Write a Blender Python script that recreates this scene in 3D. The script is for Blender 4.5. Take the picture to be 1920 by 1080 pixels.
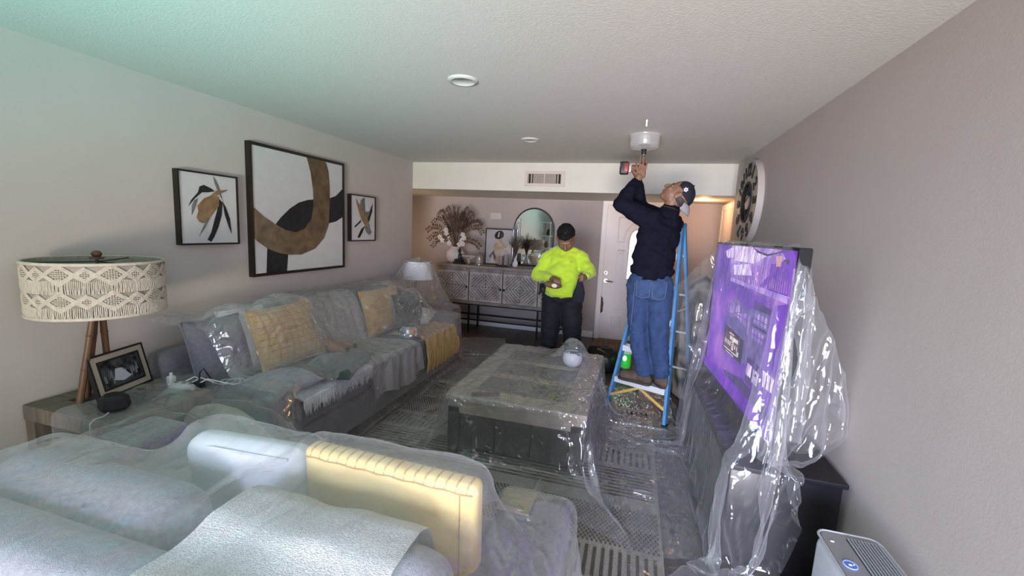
import bpy, bmesh, math, random
import numpy as np
from mathutils import Vector, Matrix, Euler
random.seed(7)
PI = math.pi
scene = bpy.context.scene
C = scene.collection
for _o in list(bpy.data.objects): bpy.data.objects.remove(_o)

# ------------------------------------------------------------------ camera
EYE = 1.6105
YAW, PITCH, ROLL, FPX = .2719, .1360, .0484, 803.8
cam = bpy.data.cameras.new('camera'); camo = bpy.data.objects.new('camera', cam); C.objects.link(camo)
fw0 = Vector((-math.sin(YAW), math.cos(YAW), 0)); rt0 = Vector((math.cos(YAW), math.sin(YAW), 0)); up0 = Vector((0, 0, 1))
fw = fw0*math.cos(PITCH) - up0*math.sin(PITCH); up1 = up0*math.cos(PITCH) + fw0*math.sin(PITCH)
rt = rt0*math.cos(ROLL) + up1*math.sin(ROLL); up = up1*math.cos(ROLL) - rt0*math.sin(ROLL)
camo.matrix_world = Matrix(((rt.x, up.x, -fw.x, 0), (rt.y, up.y, -fw.y, 0), (rt.z, up.z, -fw.z, EYE), (0, 0, 0, 1)))
cam.sensor_width = 36; cam.lens = FPX/1920*36; cam.clip_start = .05
scene.camera = camo
XR0 = 1.0286        # inner face of the right wall

# ------------------------------------------------------------------ world, daylight, exposure
world = bpy.data.worlds.new('world'); scene.world = world; world.use_nodes = True
bgn = world.node_tree.nodes['Background']; bgn.inputs[0].default_value = (.75, .85, 1, 1); bgn.inputs[1].default_value = .6

def area(name, loc, target, sx, sy, power, color, spread=180):
    l = bpy.data.lights.new(name, 'AREA'); l.shape = 'RECTANGLE'; l.size = sx; l.size_y = sy; l.energy = power; l.color = color
    l.spread = math.radians(spread)
    o = bpy.data.objects.new(name, l); C.objects.link(o); o.location = loc
    o.rotation_euler = (Vector(target)-Vector(loc)).to_track_quat('-Z', 'Y').to_euler()
    return o
# glass door and side window behind the camera: sky light falling in and light thrown up off the patio and pool outside
area('daylight_sky', (-.1, -3.1, 1.35), (.25, 3, .1), 2.1, 1.7, 110, (.62, .69, 1.0), 66)
area('daylight_patio_bounce', (-.1, -3.08, .5), (-.5, 3.8, 2.3), 2.1, .8, 102, (1.0, .88, .75), 78)
area('daylight_pool_bounce', (-.4, -3.06, .6), (-1.6, .1, 2.44), 1.5, .3, 29, (.10, 1.0, .94), 38)
area('daylight_side_window', (XR0-.03, -.55, 1.5), (-3, 3.0, 1.4), 1.5, 1.1, 10, (.95, .93, 1.0), 90)

scene.view_settings.view_transform = 'Standard'; scene.view_settings.look = 'None'
scene.view_settings.gamma = 1; scene.view_settings.use_curve_mapping = False
scene.view_settings.exposure = -0.25
scene.cycles.max_bounces = 6; scene.cycles.diffuse_bounces = 3; scene.cycles.glossy_bounces = 3; scene.cycles.transparent_max_bounces = 16
scene.cycles.use_denoising = True; scene.cycles.adaptive_threshold = .02

# ------------------------------------------------------------------ materials (all procedural)
MATS = {}
def mat(name, col, rough=.6, metal=0, var=.0, vscale=8, bump=0, bscale=40, spec=.4, col2=None, stretch=(1, 1, 1), emit=None, estr=0, detail=4, sheen=0, bdist=.01, orand=0):
    if name in MATS: return MATS[name]
    m = bpy.data.materials.new(name); m.use_nodes = True; nt = m.node_tree; N = nt.nodes; L = nt.links
    b = N['Principled BSDF']
    b.inputs['Roughness'].default_value = rough; b.inputs['Metallic'].default_value = metal
    b.inputs['Specular IOR Level'].default_value = spec
    if sheen: b.inputs['Sheen Weight'].default_value = sheen
    tc = N.new('ShaderNodeTexCoord'); mp = N.new('ShaderNodeMapping'); mp.inputs['Scale'].default_value = stretch
    L.new(tc.outputs['Object'], mp.inputs[0])
    nz = N.new('ShaderNodeTexNoise'); nz.inputs['Scale'].default_value = vscale; nz.inputs['Detail'].default_value = detail
    L.new(mp.outputs[0], nz.inputs['Vector'])
    mx = N.new('ShaderNodeMix'); mx.data_type = 'RGBA'
    c2 = col2 if col2 else tuple(max(0, c*(1-var)) for c in col)
    mx.inputs[6].default_value = (*col, 1); mx.inputs[7].default_value = (*c2, 1)
    rmp = N.new('ShaderNodeMapRange'); rmp.inputs[1].default_value = .35; rmp.inputs[2].default_value = .65
    L.new(nz.outputs[0], rmp.inputs[0]); L.new(rmp.outputs[0], mx.inputs[0])
    out = mx.outputs[2]
    if orand:
        oi = N.new('ShaderNodeObjectInfo'); hs = N.new('ShaderNodeHueSaturation'); mr = N.new('ShaderNodeMapRange')
        mr.inputs[3].default_value = 1-orand; mr.inputs[4].default_value = 1+orand
        L.new(oi.outputs['Random'], mr.inputs[0]); L.new(mr.outputs[0], hs.inputs['Value']); L.new(out, hs.inputs['Color']); out = hs.outputs[0]
    L.new(out, b.inputs['Base Color'])
    if bump:
        n2 = N.new('ShaderNodeTexNoise'); n2.inputs['Scale'].default_value = bscale; n2.inputs['Detail'].default_value = 3
        L.new(mp.outputs[0], n2.inputs['Vector'])
        bp = N.new('ShaderNodeBump'); bp.inputs['Strength'].default_value = bump; bp.inputs['Distance'].default_value = bdist
        L.new(n2.outputs[0], bp.inputs['Height']); L.new(bp.outputs[0], b.inputs['Normal'])
    if emit:
        b.inputs['Emission Color'].default_value = (*emit, 1); b.inputs['Emission Strength'].default_value = estr
    MATS[name] = m
    return m

def glass_mat(name, col, alpha, rough=.05):
    """thin clear plastic or glass: mostly transparent with a glossy skin"""
    if name in MATS: return MATS[name]
    m = bpy.data.materials.new(name); m.use_nodes = True; nt = m.node_tree; N = nt.nodes; L = nt.links
    for n in list(N):
        if n.type != 'OUTPUT_MATERIAL': N.remove(n)
    o = [n for n in N if n.type == 'OUTPUT_MATERIAL'][0]
    t = N.new('ShaderNodeBsdfTransparent'); g = N.new('ShaderNodeBsdfGlossy'); d = N.new('ShaderNodeBsdfDiffuse')
    t.inputs[0].default_value = (1, 1, 1, 1); g.inputs['Roughness'].default_value = rough; d.inputs[0].default_value = (*col, 1)
    lw = N.new('ShaderNodeLayerWeight'); lw.inputs[0].default_value = .35
    a = N.new('ShaderNodeMixShader'); a.inputs[0].default_value = .55; L.new(g.outputs[0], a.inputs[1]); L.new(d.outputs[0], a.inputs[2])
    mr = N.new('ShaderNodeMapRange'); mr.inputs[3].default_value = alpha; mr.inputs[4].default_value = min(1, alpha+.6)
    L.new(lw.outputs['Facing'], mr.inputs[0])
    b = N.new('ShaderNodeMixShader'); L.new(mr.outputs[0], b.inputs[0]); L.new(t.outputs[0], b.inputs[1]); L.new(a.outputs[0], b.inputs[2])
    L.new(b.outputs[0], o.inputs[0]); MATS[name] = m
    return m

def sheet_mat(name, haze, gloss, bump, col=(.8, .82, .85), bscale=9):
    """thin polythene dust sheet: clear film, milky where seen edge-on, with sharp creased highlights"""
    if name in MATS: return MATS[name]
    m = bpy.data.materials.new(name); m.use_nodes = True; nt = m.node_tree; N = nt.nodes; L = nt.links
    for n in list(N):
        if n.type != 'OUTPUT_MATERIAL': N.remove(n)
    o = [n for n in N if n.type == 'OUTPUT_MATERIAL'][0]
    tc = N.new('ShaderNodeTexCoord')
    # creases: ridged noise at two scales, warped and stretched
    mp = N.new('ShaderNodeMapping'); mp.inputs['Scale'].default_value = (1, .55, .8); mp.inputs['Rotation'].default_value = (.3, .2, .5)
    L.new(tc.outputs['Object'], mp.inputs[0])
    nz = N.new('ShaderNodeTexNoise'); nz.noise_type = 'RIDGED_MULTIFRACTAL'; nz.inputs['Scale'].default_value = bscale; nz.inputs['Detail'].default_value = 3; nz.inputs['Distortion'].default_value = .6
    L.new(mp.outputs[0], nz.inputs['Vector'])
    vo = N.new('ShaderNodeTexVoronoi'); vo.feature = 'DISTANCE_TO_EDGE'; vo.inputs['Scale'].default_value = bscale*1.7
    n3 = N.new('ShaderNodeTexNoise'); n3.inputs['Scale'].default_value = 5; n3.inputs['Detail'].default_value = 2
    L.new(mp.outputs[0], n3.inputs['Vector'])
    va = N.new('ShaderNodeVectorMath'); va.operation = 'MULTIPLY_ADD'; va.inputs[1].default_value = (.35, .35, .35)
    L.new(n3.outputs['Color'], va.inputs[0]); L.new(mp.outputs[0], va.inputs[2]); L.new(va.outputs[0], vo.inputs['Vector'])
    ad = N.new('ShaderNodeMath'); ad.operation = 'MULTIPLY_ADD'; ad.inputs[1].default_value = 1.2; L.new(vo.outputs[0], ad.inputs[0]); L.new(nz.outputs[0], ad.inputs[2])
    bp = N.new('ShaderNodeBump'); bp.inputs['Strength'].default_value = bump; bp.inputs['Distance'].default_value = .02
    L.new(ad.outputs[0], bp.inputs['Height'])
    t = N.new('ShaderNodeBsdfTransparent'); t.inputs[0].default_value = (.985, .985, .985, 1)
    g = N.new('ShaderNodeBsdfGlossy'); g.inputs['Roughness'].default_value = .10; g.inputs[0].default_value = (1, 1, 1, 1); L.new(bp.outputs[0], g.inputs['Normal'])
    d = N.new('ShaderNodeBsdfDiffuse'); d.inputs[0].default_value = (*col, 1); L.new(bp.outputs[0], d.inputs['Normal'])
    tl = N.new('ShaderNodeBsdfTranslucent'); tl.inputs[0].default_value = (*col, 1)
    dd = N.new('ShaderNodeMixShader'); dd.inputs[0].default_value = .4; L.new(d.outputs[0], dd.inputs[1]); L.new(tl.outputs[0], dd.inputs[2])
    lw = N.new('ShaderNodeLayerWeight'); lw.inputs[0].default_value = .5; L.new(bp.outputs[0], lw.inputs['Normal'])
    pw = N.new('ShaderNodeMath'); pw.operation = 'POWER'; pw.inputs[1].default_value = 2.2; L.new(lw.outputs['Facing'], pw.inputs[0])
    hz = N.new('ShaderNodeMapRange'); hz.inputs[3].default_value = haze; hz.inputs[4].default_value = min(.9, haze+.42); L.new(pw.outputs[0], hz.inputs[0])
    m1 = N.new('ShaderNodeMixShader'); L.new(hz.outputs[0], m1.inputs[0]); L.new(t.outputs[0], m1.inputs[1]); L.new(dd.outputs[0], m1.inputs[2])
    gz = N.new('ShaderNodeMapRange'); gz.inputs[3].default_value = gloss; gz.inputs[4].default_value = gloss+.25; L.new(pw.outputs[0], gz.inputs[0])
    m2 = N.new('ShaderNodeMixShader'); L.new(gz.outputs[0], m2.inputs[0]); L.new(m1.outputs[0], m2.inputs[1]); L.new(g.outputs[0], m2.inputs[2])
    L.new(m2.outputs[0], o.inputs[0]); MATS[name] = m
    return m

# ------------------------------------------------------------------ mesh building
class MB:
    """collects shapes into one mesh"""
    def __init__(s): s.v = []; s.f = []
    def add(s, v, f, M=None):
        n = len(s.v)
        if M is not None: v = [M @ Vector(p) for p in v]
        s.v.extend(tuple(p) for p in v); s.f.extend(tuple(i+n for i in q) for q in f)
        return s
    def box(s, c, d, M=None, rz=0):
        x, y, z = d[0]/2, d[1]/2, d[2]/2
        v = [Vector((a*x, b*y, k*z)) for k in (-1, 1) for a, b in ((-1, -1), (1, -1), (1, 1), (-1, 1))]
        R = Matrix.Translation(c) @ Matrix.Rotation(rz, 4, 'Z')
        v = [R @ p for p in v]
        return s.add(v, [(3, 2, 1, 0), (4, 5, 6, 7), (0, 1, 5, 4), (1, 2, 6, 5), (2, 3, 7, 6), (3, 0, 4, 7)], M)
    def rbox(s, c, d, r, seg=3, M=None, rz=0):
        bm = bmesh.new(); bmesh.ops.create_cube(bm, size=1)
        for v in bm.verts: v.co = Vector((v.co.x*d[0], v.co.y*d[1], v.co.z*d[2]))
        bmesh.ops.bevel(bm, geom=list(bm.edges), offset=min(r, min(d)*.49), segments=seg, profile=.5, affect='EDGES')
        R = Matrix.Translation(c) @ Matrix.Rotation(rz, 4, 'Z')
        bm.verts.index_update()
        v = [R @ p.co for p in bm.verts]; f = [[q.index for q in g.verts] for g in bm.faces]; bm.free()
        return s.add(v, f, M)
    def cyl(s, p0, p1, r0, r1=None, n=12, cap=True):
        r1 = r0 if r1 is None else r1
        p0, p1 = Vector(p0), Vector(p1); d = (p1-p0).normalized()
        a = d.orthogonal().normalized(); b = d.cross(a)
        v = [p+(a*math.cos(t)+b*math.sin(t))*r for p, r in ((p0, r0), (p1, r1)) for t in [2*PI*i/n for i in range(n)]]
        f = [(i, (i+1) % n, n+(i+1) % n, n+i) for i in range(n)]
        if cap: f += [tuple(range(n-1, -1, -1)), tuple(range(n, 2*n))]
        return s.add(v, f)
    def tube(s, path, r, n=8, cap=True):
        P = [Vector(p) for p in path]; R = r if isinstance(r, (list, tuple)) else [r]*len(P)
        v = []; prev = None
        for i, p in enumerate(P):
            d = (P[min(i+1, len(P)-1)]-P[max(i-1, 0)]).normalized()
            a = (prev - d*prev.dot(d)) if prev is not None else d.orthogonal()
            if a.length < 1e-6: a = d.orthogonal()
            a.normalize(); prev = a; b = d.cross(a)
            v += [p+(a*math.cos(t)+b*math.sin(t))*R[i] for t in [2*PI*k/n for k in range(n)]]
        f = [(i*n+k, i*n+(k+1) % n, (i+1)*n+(k+1) % n, (i+1)*n+k) for i in range(len(P)-1) for k in range(n)]
        if cap: f += [tuple(range(n-1, -1, -1)), tuple(range((len(P)-1)*n, len(P)*n))]
        return s.add(v, f)
    def lathe(s, prof, c, n=24, M=None):
        v = [(c[0]+r*math.cos(2*PI*k/n), c[1]+r*math.sin(2*PI*k/n), c[2]+z) for r, z in prof for k in range(n)]
        m = len(prof)
        f = [(i*n+k, i*n+(k+1) % n, (i+1)*n+(k+1) % n, (i+1)*n+k) for i in range(m-1) for k in range(n)]
        if prof[0][0] > 1e-4: f.append(tuple(range(n-1, -1, -1)))
        if prof[-1][0] > 1e-4: f.append(tuple(range((m-1)*n, m*n)))
        return s.add(v, f, M)
    def ell(s, c, r, R=None, n=16, m=10):
        v = []; R = R or Matrix.Identity(3)
        for i in range(m+1):
            th = PI*i/m
            for k in range(n):
                p = Vector((r[0]*math.sin(th)*math.cos(2*PI*k/n), r[1]*math.sin(th)*math.sin(2*PI*k/n), r[2]*math.cos(th)))
                v.append(Vector(c)+R @ p)
        f = [((i+1)*n+k, (i+1)*n+(k+1) % n, i*n+(k+1) % n, i*n+k) for i in range(m) for k in range(n)]
        return s.add(v, f)
    def prism(s, poly, O, U, V, d):
        """polygon in the plane O + a U + b V, thickness d along U x V"""
        O, U, V = Vector(O), Vector(U), Vector(V); W = U.cross(V).normalized()*d; n = len(poly)
        v = [O+U*a+V*b for a, b in poly]; v += [p+W for p in v]
        f = [tuple(range(n-1, -1, -1)), tuple(range(n, 2*n))]+[(i, (i+1) % n, n+(i+1) % n, n+i) for i in range(n)]
        return s.add(v, f)
    def grid(s, P, close=False):
        n, m = len(P), len(P[0])
        v = [tuple(p) for row in P for p in row]
        f = [(i*m+j, i*m+(j+1) % m, (i+1)*m+(j+1) % m, (i+1)*m+j) for i in range(n-1) for j in range(m if close else m-1)]
        return s.add(v, f)
    def pillow(s, w, h, t, M, n=14, pw=2.6, pinch=.06):
        top, bot = [], []
        for i in range(n+1):
            a = 2*i/n-1; ra, rb = [], []
            for j in range(n+1):
                b = 2*j/n-1
                k = max(0, (1-abs(a)**pw)*(1-abs(b)**pw))**.5
                sx = a*(1-pinch*(1-b*b)*abs(a)); sy = b*(1-pinch*(1-a*a)*abs(b))
                ra.append(Vector((sx*w/2, sy*h/2, t/2*k))); rb.append(Vector((sx*w/2, sy*h/2, -t/2*k)))
            top.append(ra); bot.append(rb[::-1])
        for P in (top, bot): s.grid([[M @ p for p in r] for r in P])
        return s
    def build(s, name, m, parent=None, smooth=False, ang=38, weld=True):
        me = bpy.data.meshes.new(name)
        bm = bmesh.new()
        vs = [bm.verts.new(p) for p in s.v]
        for f in s.f:
            try: bm.faces.new([vs[i] for i in f])
            except ValueError: pass
        if weld: bmesh.ops.remove_doubles(bm, verts=list(bm.verts), dist=1e-5)
        bmesh.ops.recalc_face_normals(bm, faces=list(bm.faces))
        if smooth:
            for f in bm.faces: f.smooth = True
            for e in bm.edges:
                if len(e.link_faces) == 2 and e.calc_face_angle(0) > math.radians(ang): e.smooth = False
        bm.to_mesh(me); bm.free()
        me.materials.append(m)
        return link(name, me, parent)

def pmat(p):
    return Matrix.LocRotScale(p.location, p.rotation_euler, p.scale)
def link(name, me, parent=None):
    o = bpy.data.objects.new(name, me); C.objects.link(o)
    if parent is not None:
        o.parent = parent
        o.matrix_parent_inverse = pmat(parent).inverted() if parent.parent is None else Matrix.Identity(4)
    return o
def tag(o, label, cat, group=None):
    o['label'] = label; o['category'] = cat
    if group: o['group'] = group
    return o
def thing(name, label, cat, loc=(0, 0, 0), group=None):
    o = bpy.data.objects.new(name, None); C.objects.link(o); o.location = loc; o.empty_display_size = .1
    return tag(o, label, cat, group)
def struct(o, label=None):
    o['kind'] = 'structure'
    if label: o['label'] = label
    return o
def lerp(a, b, t): return a+(b-a)*t
def frameM(c, u, v):
    """matrix with local x along u, y along v, z along u x v"""
    u = Vector(u).normalized(); v = Vector(v); v = (v-u*v.dot(u)).normalized(); w = u.cross(v)
    return Matrix(((u.x, v.x, w.x, c[0]), (u.y, v.y, w.y, c[1]), (u.z, v.z, w.z, c[2]), (0, 0, 0, 1)))
# ------------------------------------------------------------------ the room
XL, XR, YB, YD, H, ZS, YR = -2.955, 1.0286, 5.34, 6.63, 2.44, 2.094, -3.2
XH = 1.127; XRL = -4.1
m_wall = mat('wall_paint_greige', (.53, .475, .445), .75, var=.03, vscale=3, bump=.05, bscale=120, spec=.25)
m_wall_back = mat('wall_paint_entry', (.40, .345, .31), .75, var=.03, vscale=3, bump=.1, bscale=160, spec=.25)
m_ceil = mat('ceiling_texture_paint', (.62, .61, .585), .85, var=.05, vscale=60, bump=.2, bscale=95, spec=.2, bdist=.01)
m_cream = mat('soffit_paint_cream', (.60, .58, .50), .7, var=.04, vscale=5, bump=.1, bscale=120)
m_white = mat('trim_paint_white', (.72, .69, .65), .45, var=.03)
m_door = mat('door_paint_cream', (.66, .60, .55), .42, var=.04, vscale=4)

fl = struct(MB().box((-1.45, 1.7, -.06), (5.4, 10.1, .1)).build('floor', mat('floor_subfloor', (.04, .033, .028), .8)))
m_plank = mat('dark_oak_plank', (.085, .070, .060), .42, var=.45, vscale=3.2, stretch=(9, .8, 1), bump=.15, bscale=24, spec=.4, detail=8, orand=.22)
pk = MB().rbox((0, .5, -.006), (.1865, .998, .012), .002, 1).build('plank', m_plank, fl)
pk_me = pk.data; bpy.data.objects.remove(pk)
for i in range(28):
    x = XRL+.1+i*.19; y = YR - random.random()*1.1
    while y < YD:
        y1 = y+1.2; a, b = max(y, YR), min(y1, YD)
        if b-a > .05:
            o = link('plank', pk_me, fl); o.location = (x, a, 0); o.scale = (1, (b-a)*.999, 1)
        y = y1
struct(MB().box((-1.45, 1.05, H+.05), (5.4, 8.65, .1)).build('ceiling', m_ceil))
struct(MB().box((XL-.06, (YR+YB)/2, H/2), (.12, YB-YR, H)).build('wall_left', m_wall))
w = MB(); wy0, wy1, wz0, wz1 = -1.35, .25, .9, 2.1; xm = (XR+XH)/2
w.box((xm, (YR+wy0)/2, H/2), (XH-XR, wy0-YR, H)); w.box((xm, (wy1+YB)/2, H/2), (XH-XR, YB-wy1, H)); w.box((xm, (wy0+wy1)/2, wz0/2), (XH-XR, wy1-wy0, wz0)); w.box((xm, (wy0+wy1)/2, (wz1+H)/2), (XH-XR, wy1-wy0, H-wz1))
struct(w.build('wall_right', m_wall))
w2_ = MB()
for y in (wy0+.025, wy1-.025, (wy0+wy1)/2): w2_.box((xm, y, 1.5), (.07, .05, 1.2))
for z in (wz0+.025, wz1-.025): w2_.box((xm, (wy0+wy1)/2, z), (.07, wy1-wy0-.1, .05))
wd2 = struct(w2_.build('window_2', m_white))
for y in (-.95, -.15): MB().box((xm, y, 1.5), (.006, .72, 1.1)).build('pane', glass_mat('window_glass', (.8, .9, .95), .04), wd2)
# entry wall with the door opening left in it, end walls of the entry
DX0, DX1, DH = -.43, .49, 2.035
w = MB(); w.box(((XRL+DX0)/2, YD+.06, H/2), (DX0-XRL, .12, H)); w.box(((DX1+XH)/2, YD+.06, H/2), (XH-DX1, .12, H)); w.box(((DX0+DX1)/2, YD+.06, (DH+H)/2), (DX1-DX0, .12, H-DH))
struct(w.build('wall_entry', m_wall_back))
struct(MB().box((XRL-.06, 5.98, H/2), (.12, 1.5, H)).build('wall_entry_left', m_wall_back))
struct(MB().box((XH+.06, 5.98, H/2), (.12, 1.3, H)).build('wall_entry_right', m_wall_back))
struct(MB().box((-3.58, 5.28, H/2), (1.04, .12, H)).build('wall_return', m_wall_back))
struct(MB().box(((XRL+XH)/2, (YB+YD)/2, (ZS+H)/2), (XH-XRL, YD-YB, H-ZS)).build('trim_1', m_cream), 'cream dropped soffit across the entry with an air grille in it')
# rear wall, behind the camera, with a sliding glass door
w = MB(); gx0, gx1, gz = -1.2, 1.0, 2.1
w.box(((XL+gx0)/2, YR-.06, H/2), (gx0-XL, .12, H)); w.box(((gx1+XR)/2, YR-.06, H/2), (XR-gx1, .12, H)); w.box(((gx0+gx1)/2, YR-.06, (gz+H)/2), (gx1-gx0, .12, H-gz))
struct(w.build('wall_rear', m_wall))
wd = struct(MB().box((gx0+.03, YR-.05, gz/2), (.06, .08, gz)).box((gx1-.03, YR-.05, gz/2), (.06, .08, gz)).box((-.1, YR-.05, gz/2), (.07, .08, gz)).box((-.1, YR-.05, gz-.03), (2.2, .08, .06)).box((-.1, YR-.05, .03), (2.2, .08, .06)).build('window_1', m_white))
for gx in (-.64, .44): MB().box((gx, YR-.06, 1.05), (1.0, .006, 1.98)).build('pane', glass_mat('window_glass', (.8, .9, .95), .04), wd)
# baseboards
bb = mat('baseboard_white', (.7, .69, .67), .45)
for nm, c, d in (('baseboard_entry', ((-2.66-1.6)/2-.15, YD-.008, .05), (4.3-.55, .016, .10)), ('baseboard_left', (XL+.008, 1.05, .05), (.016, 8.4, .10)), ('baseboard_right', (XR-.008, 1.05, .05), (.016, 8.4, .10))):
    if nm == 'baseboard_entry': c = ((XRL+DX0-.08)/2, YD-.008, .05); d = (DX0-.08-XRL, .016, .10)
    struct(MB().rbox(c, d, .006, 2).build(nm, bb))
struct(MB().rbox(((DX1+.08+XH)/2, YD-.008, .05), (XH-DX1-.08, .016, .10), .006, 2).build('baseboard_entry_right', bb))

# front door: casing, leaf with raised mouldings, arched glass, deadbolt and lever
dr = struct(MB().box(((DX0+DX1)/2, YD+.02, DH/2+.005), (DX1-DX0-.01, .045, DH-.01)).build('door_1', m_door), 'cream panelled front door with arched glass, standing behind the man on the ladder')
cs = MB()
for x in (DX0-.03, DX1+.03): cs.rbox((x, YD-.012, DH/2+.03), (.075, .03, DH+.06), .008, 2)
cs.rbox(((DX0+DX1)/2, YD-.0125, DH+.035), (DX1-DX0+.13, .028, .075), .008, 2)
cs.build('casing', m_white, dr)
yf = YD-.004
def ring(poly, w=.022, h=.012):
    """raised moulding following a polygon in the door plane (x, z)"""
    mb = MB(); n = len(poly); cx = sum(p[0] for p in poly)/n; cz = sum(p[1] for p in poly)/n
    P = []
    for a, z in poly:
        d = Vector((a-cx, z-cz)); d.normalize()
        P.append([(a+d.x*w/2, yf, z+d.y*w/2), (a+d.x*w*.25, yf-h, z+d.y*w*.25), (a-d.x*w*.25, yf-h, z-d.y*w*.25), (a-d.x*w/2, yf, z-d.y*w/2)])
    P.append(P[0]); mb.grid(P); return mb
for s in (1, -1):
    def mx(x): return x if s == 1 else (DX0+DX1)-x
    arc = [(mx(-.24), 1.50), (mx(-.24), 1.86), (mx(.02), 1.86), (mx(.02), 1.79)]+[(mx(.02-.17*math.sin(t)), 1.79-.29*(1-math.cos(t))) for t in np.linspace(.25, PI/2, 7)]+[(mx(-.15), 1.5)]
    ring(arc).build('moulding', m_door, dr, True)
    ring([(mx(-.235), .47), (mx(-.235), 1.38), (mx(-.135), 1.38), (mx(-.135), .47)]).build('moulding', m_door, dr, True)
    ring([(mx(-.205), .51), (mx(-.205), 1.34), (mx(-.165), 1.34), (mx(-.165), .51)], .012).build('moulding', m_door, dr, True)
    ring([(mx(-.245), .22), (mx(-.245), .36), (mx(-.115), .36), (mx(-.115), .22)]).build('moulding', m_door, dr, True)
    ring([(mx(-.20), .265), (mx(-.20), .315), (mx(-.16), .315), (mx(-.16), .265)], .016).build('moulding', m_door, dr, True)
# arched glass lite glowing with outdoor daylight
gp = [(-.075, .95), (-.075, 1.52)]+[(.03-.105*math.cos(t), 1.52+.17*math.sin(t)) for t in np.linspace(0, PI, 11)]+[(.135, .95)]
m_lite = mat('door_glass_daylight', (.9, .9, .88), .2, emit=(1, .98, .93), estr=3.0)
MB().prism(gp, (0, yf-.003, 0), (1, 0, 0), (0, 0, 1), .004).build('glass', m_lite, dr)
ring(gp, .03).build('moulding', m_door, dr, True)
m_brass = mat('satin_nickel', (.62, .55, .47), .25, 1.0)
MB().cyl((-.38, yf-.03, 1.03), (-.38, yf, 1.03), .026, .030, 20).ell((-.38, yf-.03, 1.03), (.02, .012, .02)).build('deadbolt', m_brass, dr, True)
MB().cyl((-.375, yf-.012, .905), (-.375, yf, .905), .030, .033, 20).cyl((-.375, yf-.05, .905), (-.375, yf, .905), .012).tube([(-.375, yf-.05, .905), (-.34, yf-.055, .905), (-.29, yf-.05, .90), (-.265, yf-.045, .893)], [.013, .011, .009, .006]).build('lever_handle', m_brass, dr, True)
# torn weatherstrip wood showing along the bottom of the hinge edge
rp = random.Random(3)
pts = [(-.425+.0, .40)]+[(-.425+.03+.02*rp.random(), .42+i*.035) for i in range(7)]+[(-.425, .68)]
MB().prism(pts, (0, yf-.004, 0), (1, 0, 0), (0, 0, 1), .003).build('bare_wood_patch', mat('splintered_wood', (.13, .075, .04), .9, var=.6, vscale=40), dr)
# side door in the entry
d2 = struct(MB().box((XH-.008, 5.97, 1.0), (.03, .82, 2.0)).build('door_2', m_door), 'plain pale side door at the right of the entry')
c2 = MB()
for y in (5.535, 6.45): c2.rbox((XH-.012, y, 1.01), (.03, .075, 2.03), .008, 2)
c2.rbox((XH-.013, 5.99, 2.032), (.028, .99, .07), .008, 2)
c2.build('casing', m_white, d2)

# air grille in the soffit
gv = thing('air_grille', 'beige ceiling air return grille with upright slats set in the cream soffit', 'vent', (-1.138, YB, 2.16))
m_grille = mat('grille_beige', (.52, .46, .40), .5); m_dark = mat('dark_void', (.012, .011, .010), .9)
g = MB(); x0, x1, z0, z1 = -1.389, -.887, 2.158, 2.338
for c, d in (((x0+.02, YB-.008, 2.248), (.04, .016, .18)), ((x1-.02, YB-.008, 2.248), (.04, .016, .18)), (((x0+x1)/2, YB-.008, z1-.016), (.502, .015, .032)), (((x0+x1)/2, YB-.008, z0+.016), (.502, .015, .032)), (((x0+x1)/2, YB-.008, 2.248), (.012, .014, .13))): g.box(c, d)
g.build('frame', m_grille, gv)
MB().box(((x0+x1)/2, YB-.001, 2.248), (.44, .002, .13)).build('backing', m_dark, gv)
sl = MB().box((0, 0, 0), (.0035, .011, .126), rz=.7).build('slat', m_grille, gv); sme = sl.data; bpy.data.objects.remove(sl)
for i in range(40):
    x = x0+.048+i*(.406/39)
    if i in (1, 2, 5, 34, 37, 38): continue
    o = link('slat', sme, gv); o.location = (x, YB-.006, 2.248)
# recessed ceiling lights
m_lens = mat('downlight_lens', (.30, .31, .33), .4, spec=.3)
for k, (x, y, r) in enumerate(((-1.018, 2.397, .088), (-1.005, 3.985, .085))):
    t = thing('ceiling_downlight', ('round white unlit downlight in the ceiling above the coffee table', 'round white unlit downlight in the ceiling, the one by the air grille')[k], 'ceiling light', (x, y, H), 'unlit ceiling downlights')
    MB().lathe([(r*.72, -.006), (r*.76, -.012), (r*.95, -.010), (r, -.001), (r, 0), (r*.7, 0)], (x, y, H), 40).build('trim_ring', mat('downlight_trim', (.50, .51, .50), .5), t, True, 60)
    MB().lathe([(0.0001, -.005), (r*.74, -.005), (r*.74, 0)], (x, y, H), 32).build('lens', m_lens, t, True)
# warm downlight under the soffit by the side door
t = thing('entry_downlight', 'small warm lit downlight under the entry soffit near the side door', 'ceiling light', (.80, 6.0, ZS))
MB().lathe([(.055, -.004), (.075, -.003), (.075, 0)], (.80, 6.0, ZS), 28).build('trim_ring', MATS['downlight_trim'], t, True)
MB().lathe([(.0001, -.002), (.055, -.002), (.055, 0)], (.80, 6.0, ZS), 28).build('lens', mat('warm_lens', (.9, .8, .6), .4, emit=(1, .62, .33), estr=6), t)
l = bpy.data.lights.new('entry_downlight_lamp', 'POINT'); l.energy = 12; l.color = (1, .52, .25); l.shadow_soft_size = .05
o = bpy.data.objects.new('entry_downlight_lamp', l); C.objects.link(o); o.location = (.80, 6.0, ZS-.08)
# unseen warm fill light, added behind the left wall to brighten the entry
l = bpy.data.lights.new('entry_fill_light', 'POINT'); l.energy = 9; l.color = (1, .70, .50); l.shadow_soft_size = .12
o = bpy.data.objects.new('entry_fill_light', l); C.objects.link(o); o.location = (-3.45, 5.80, 1.35)
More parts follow.
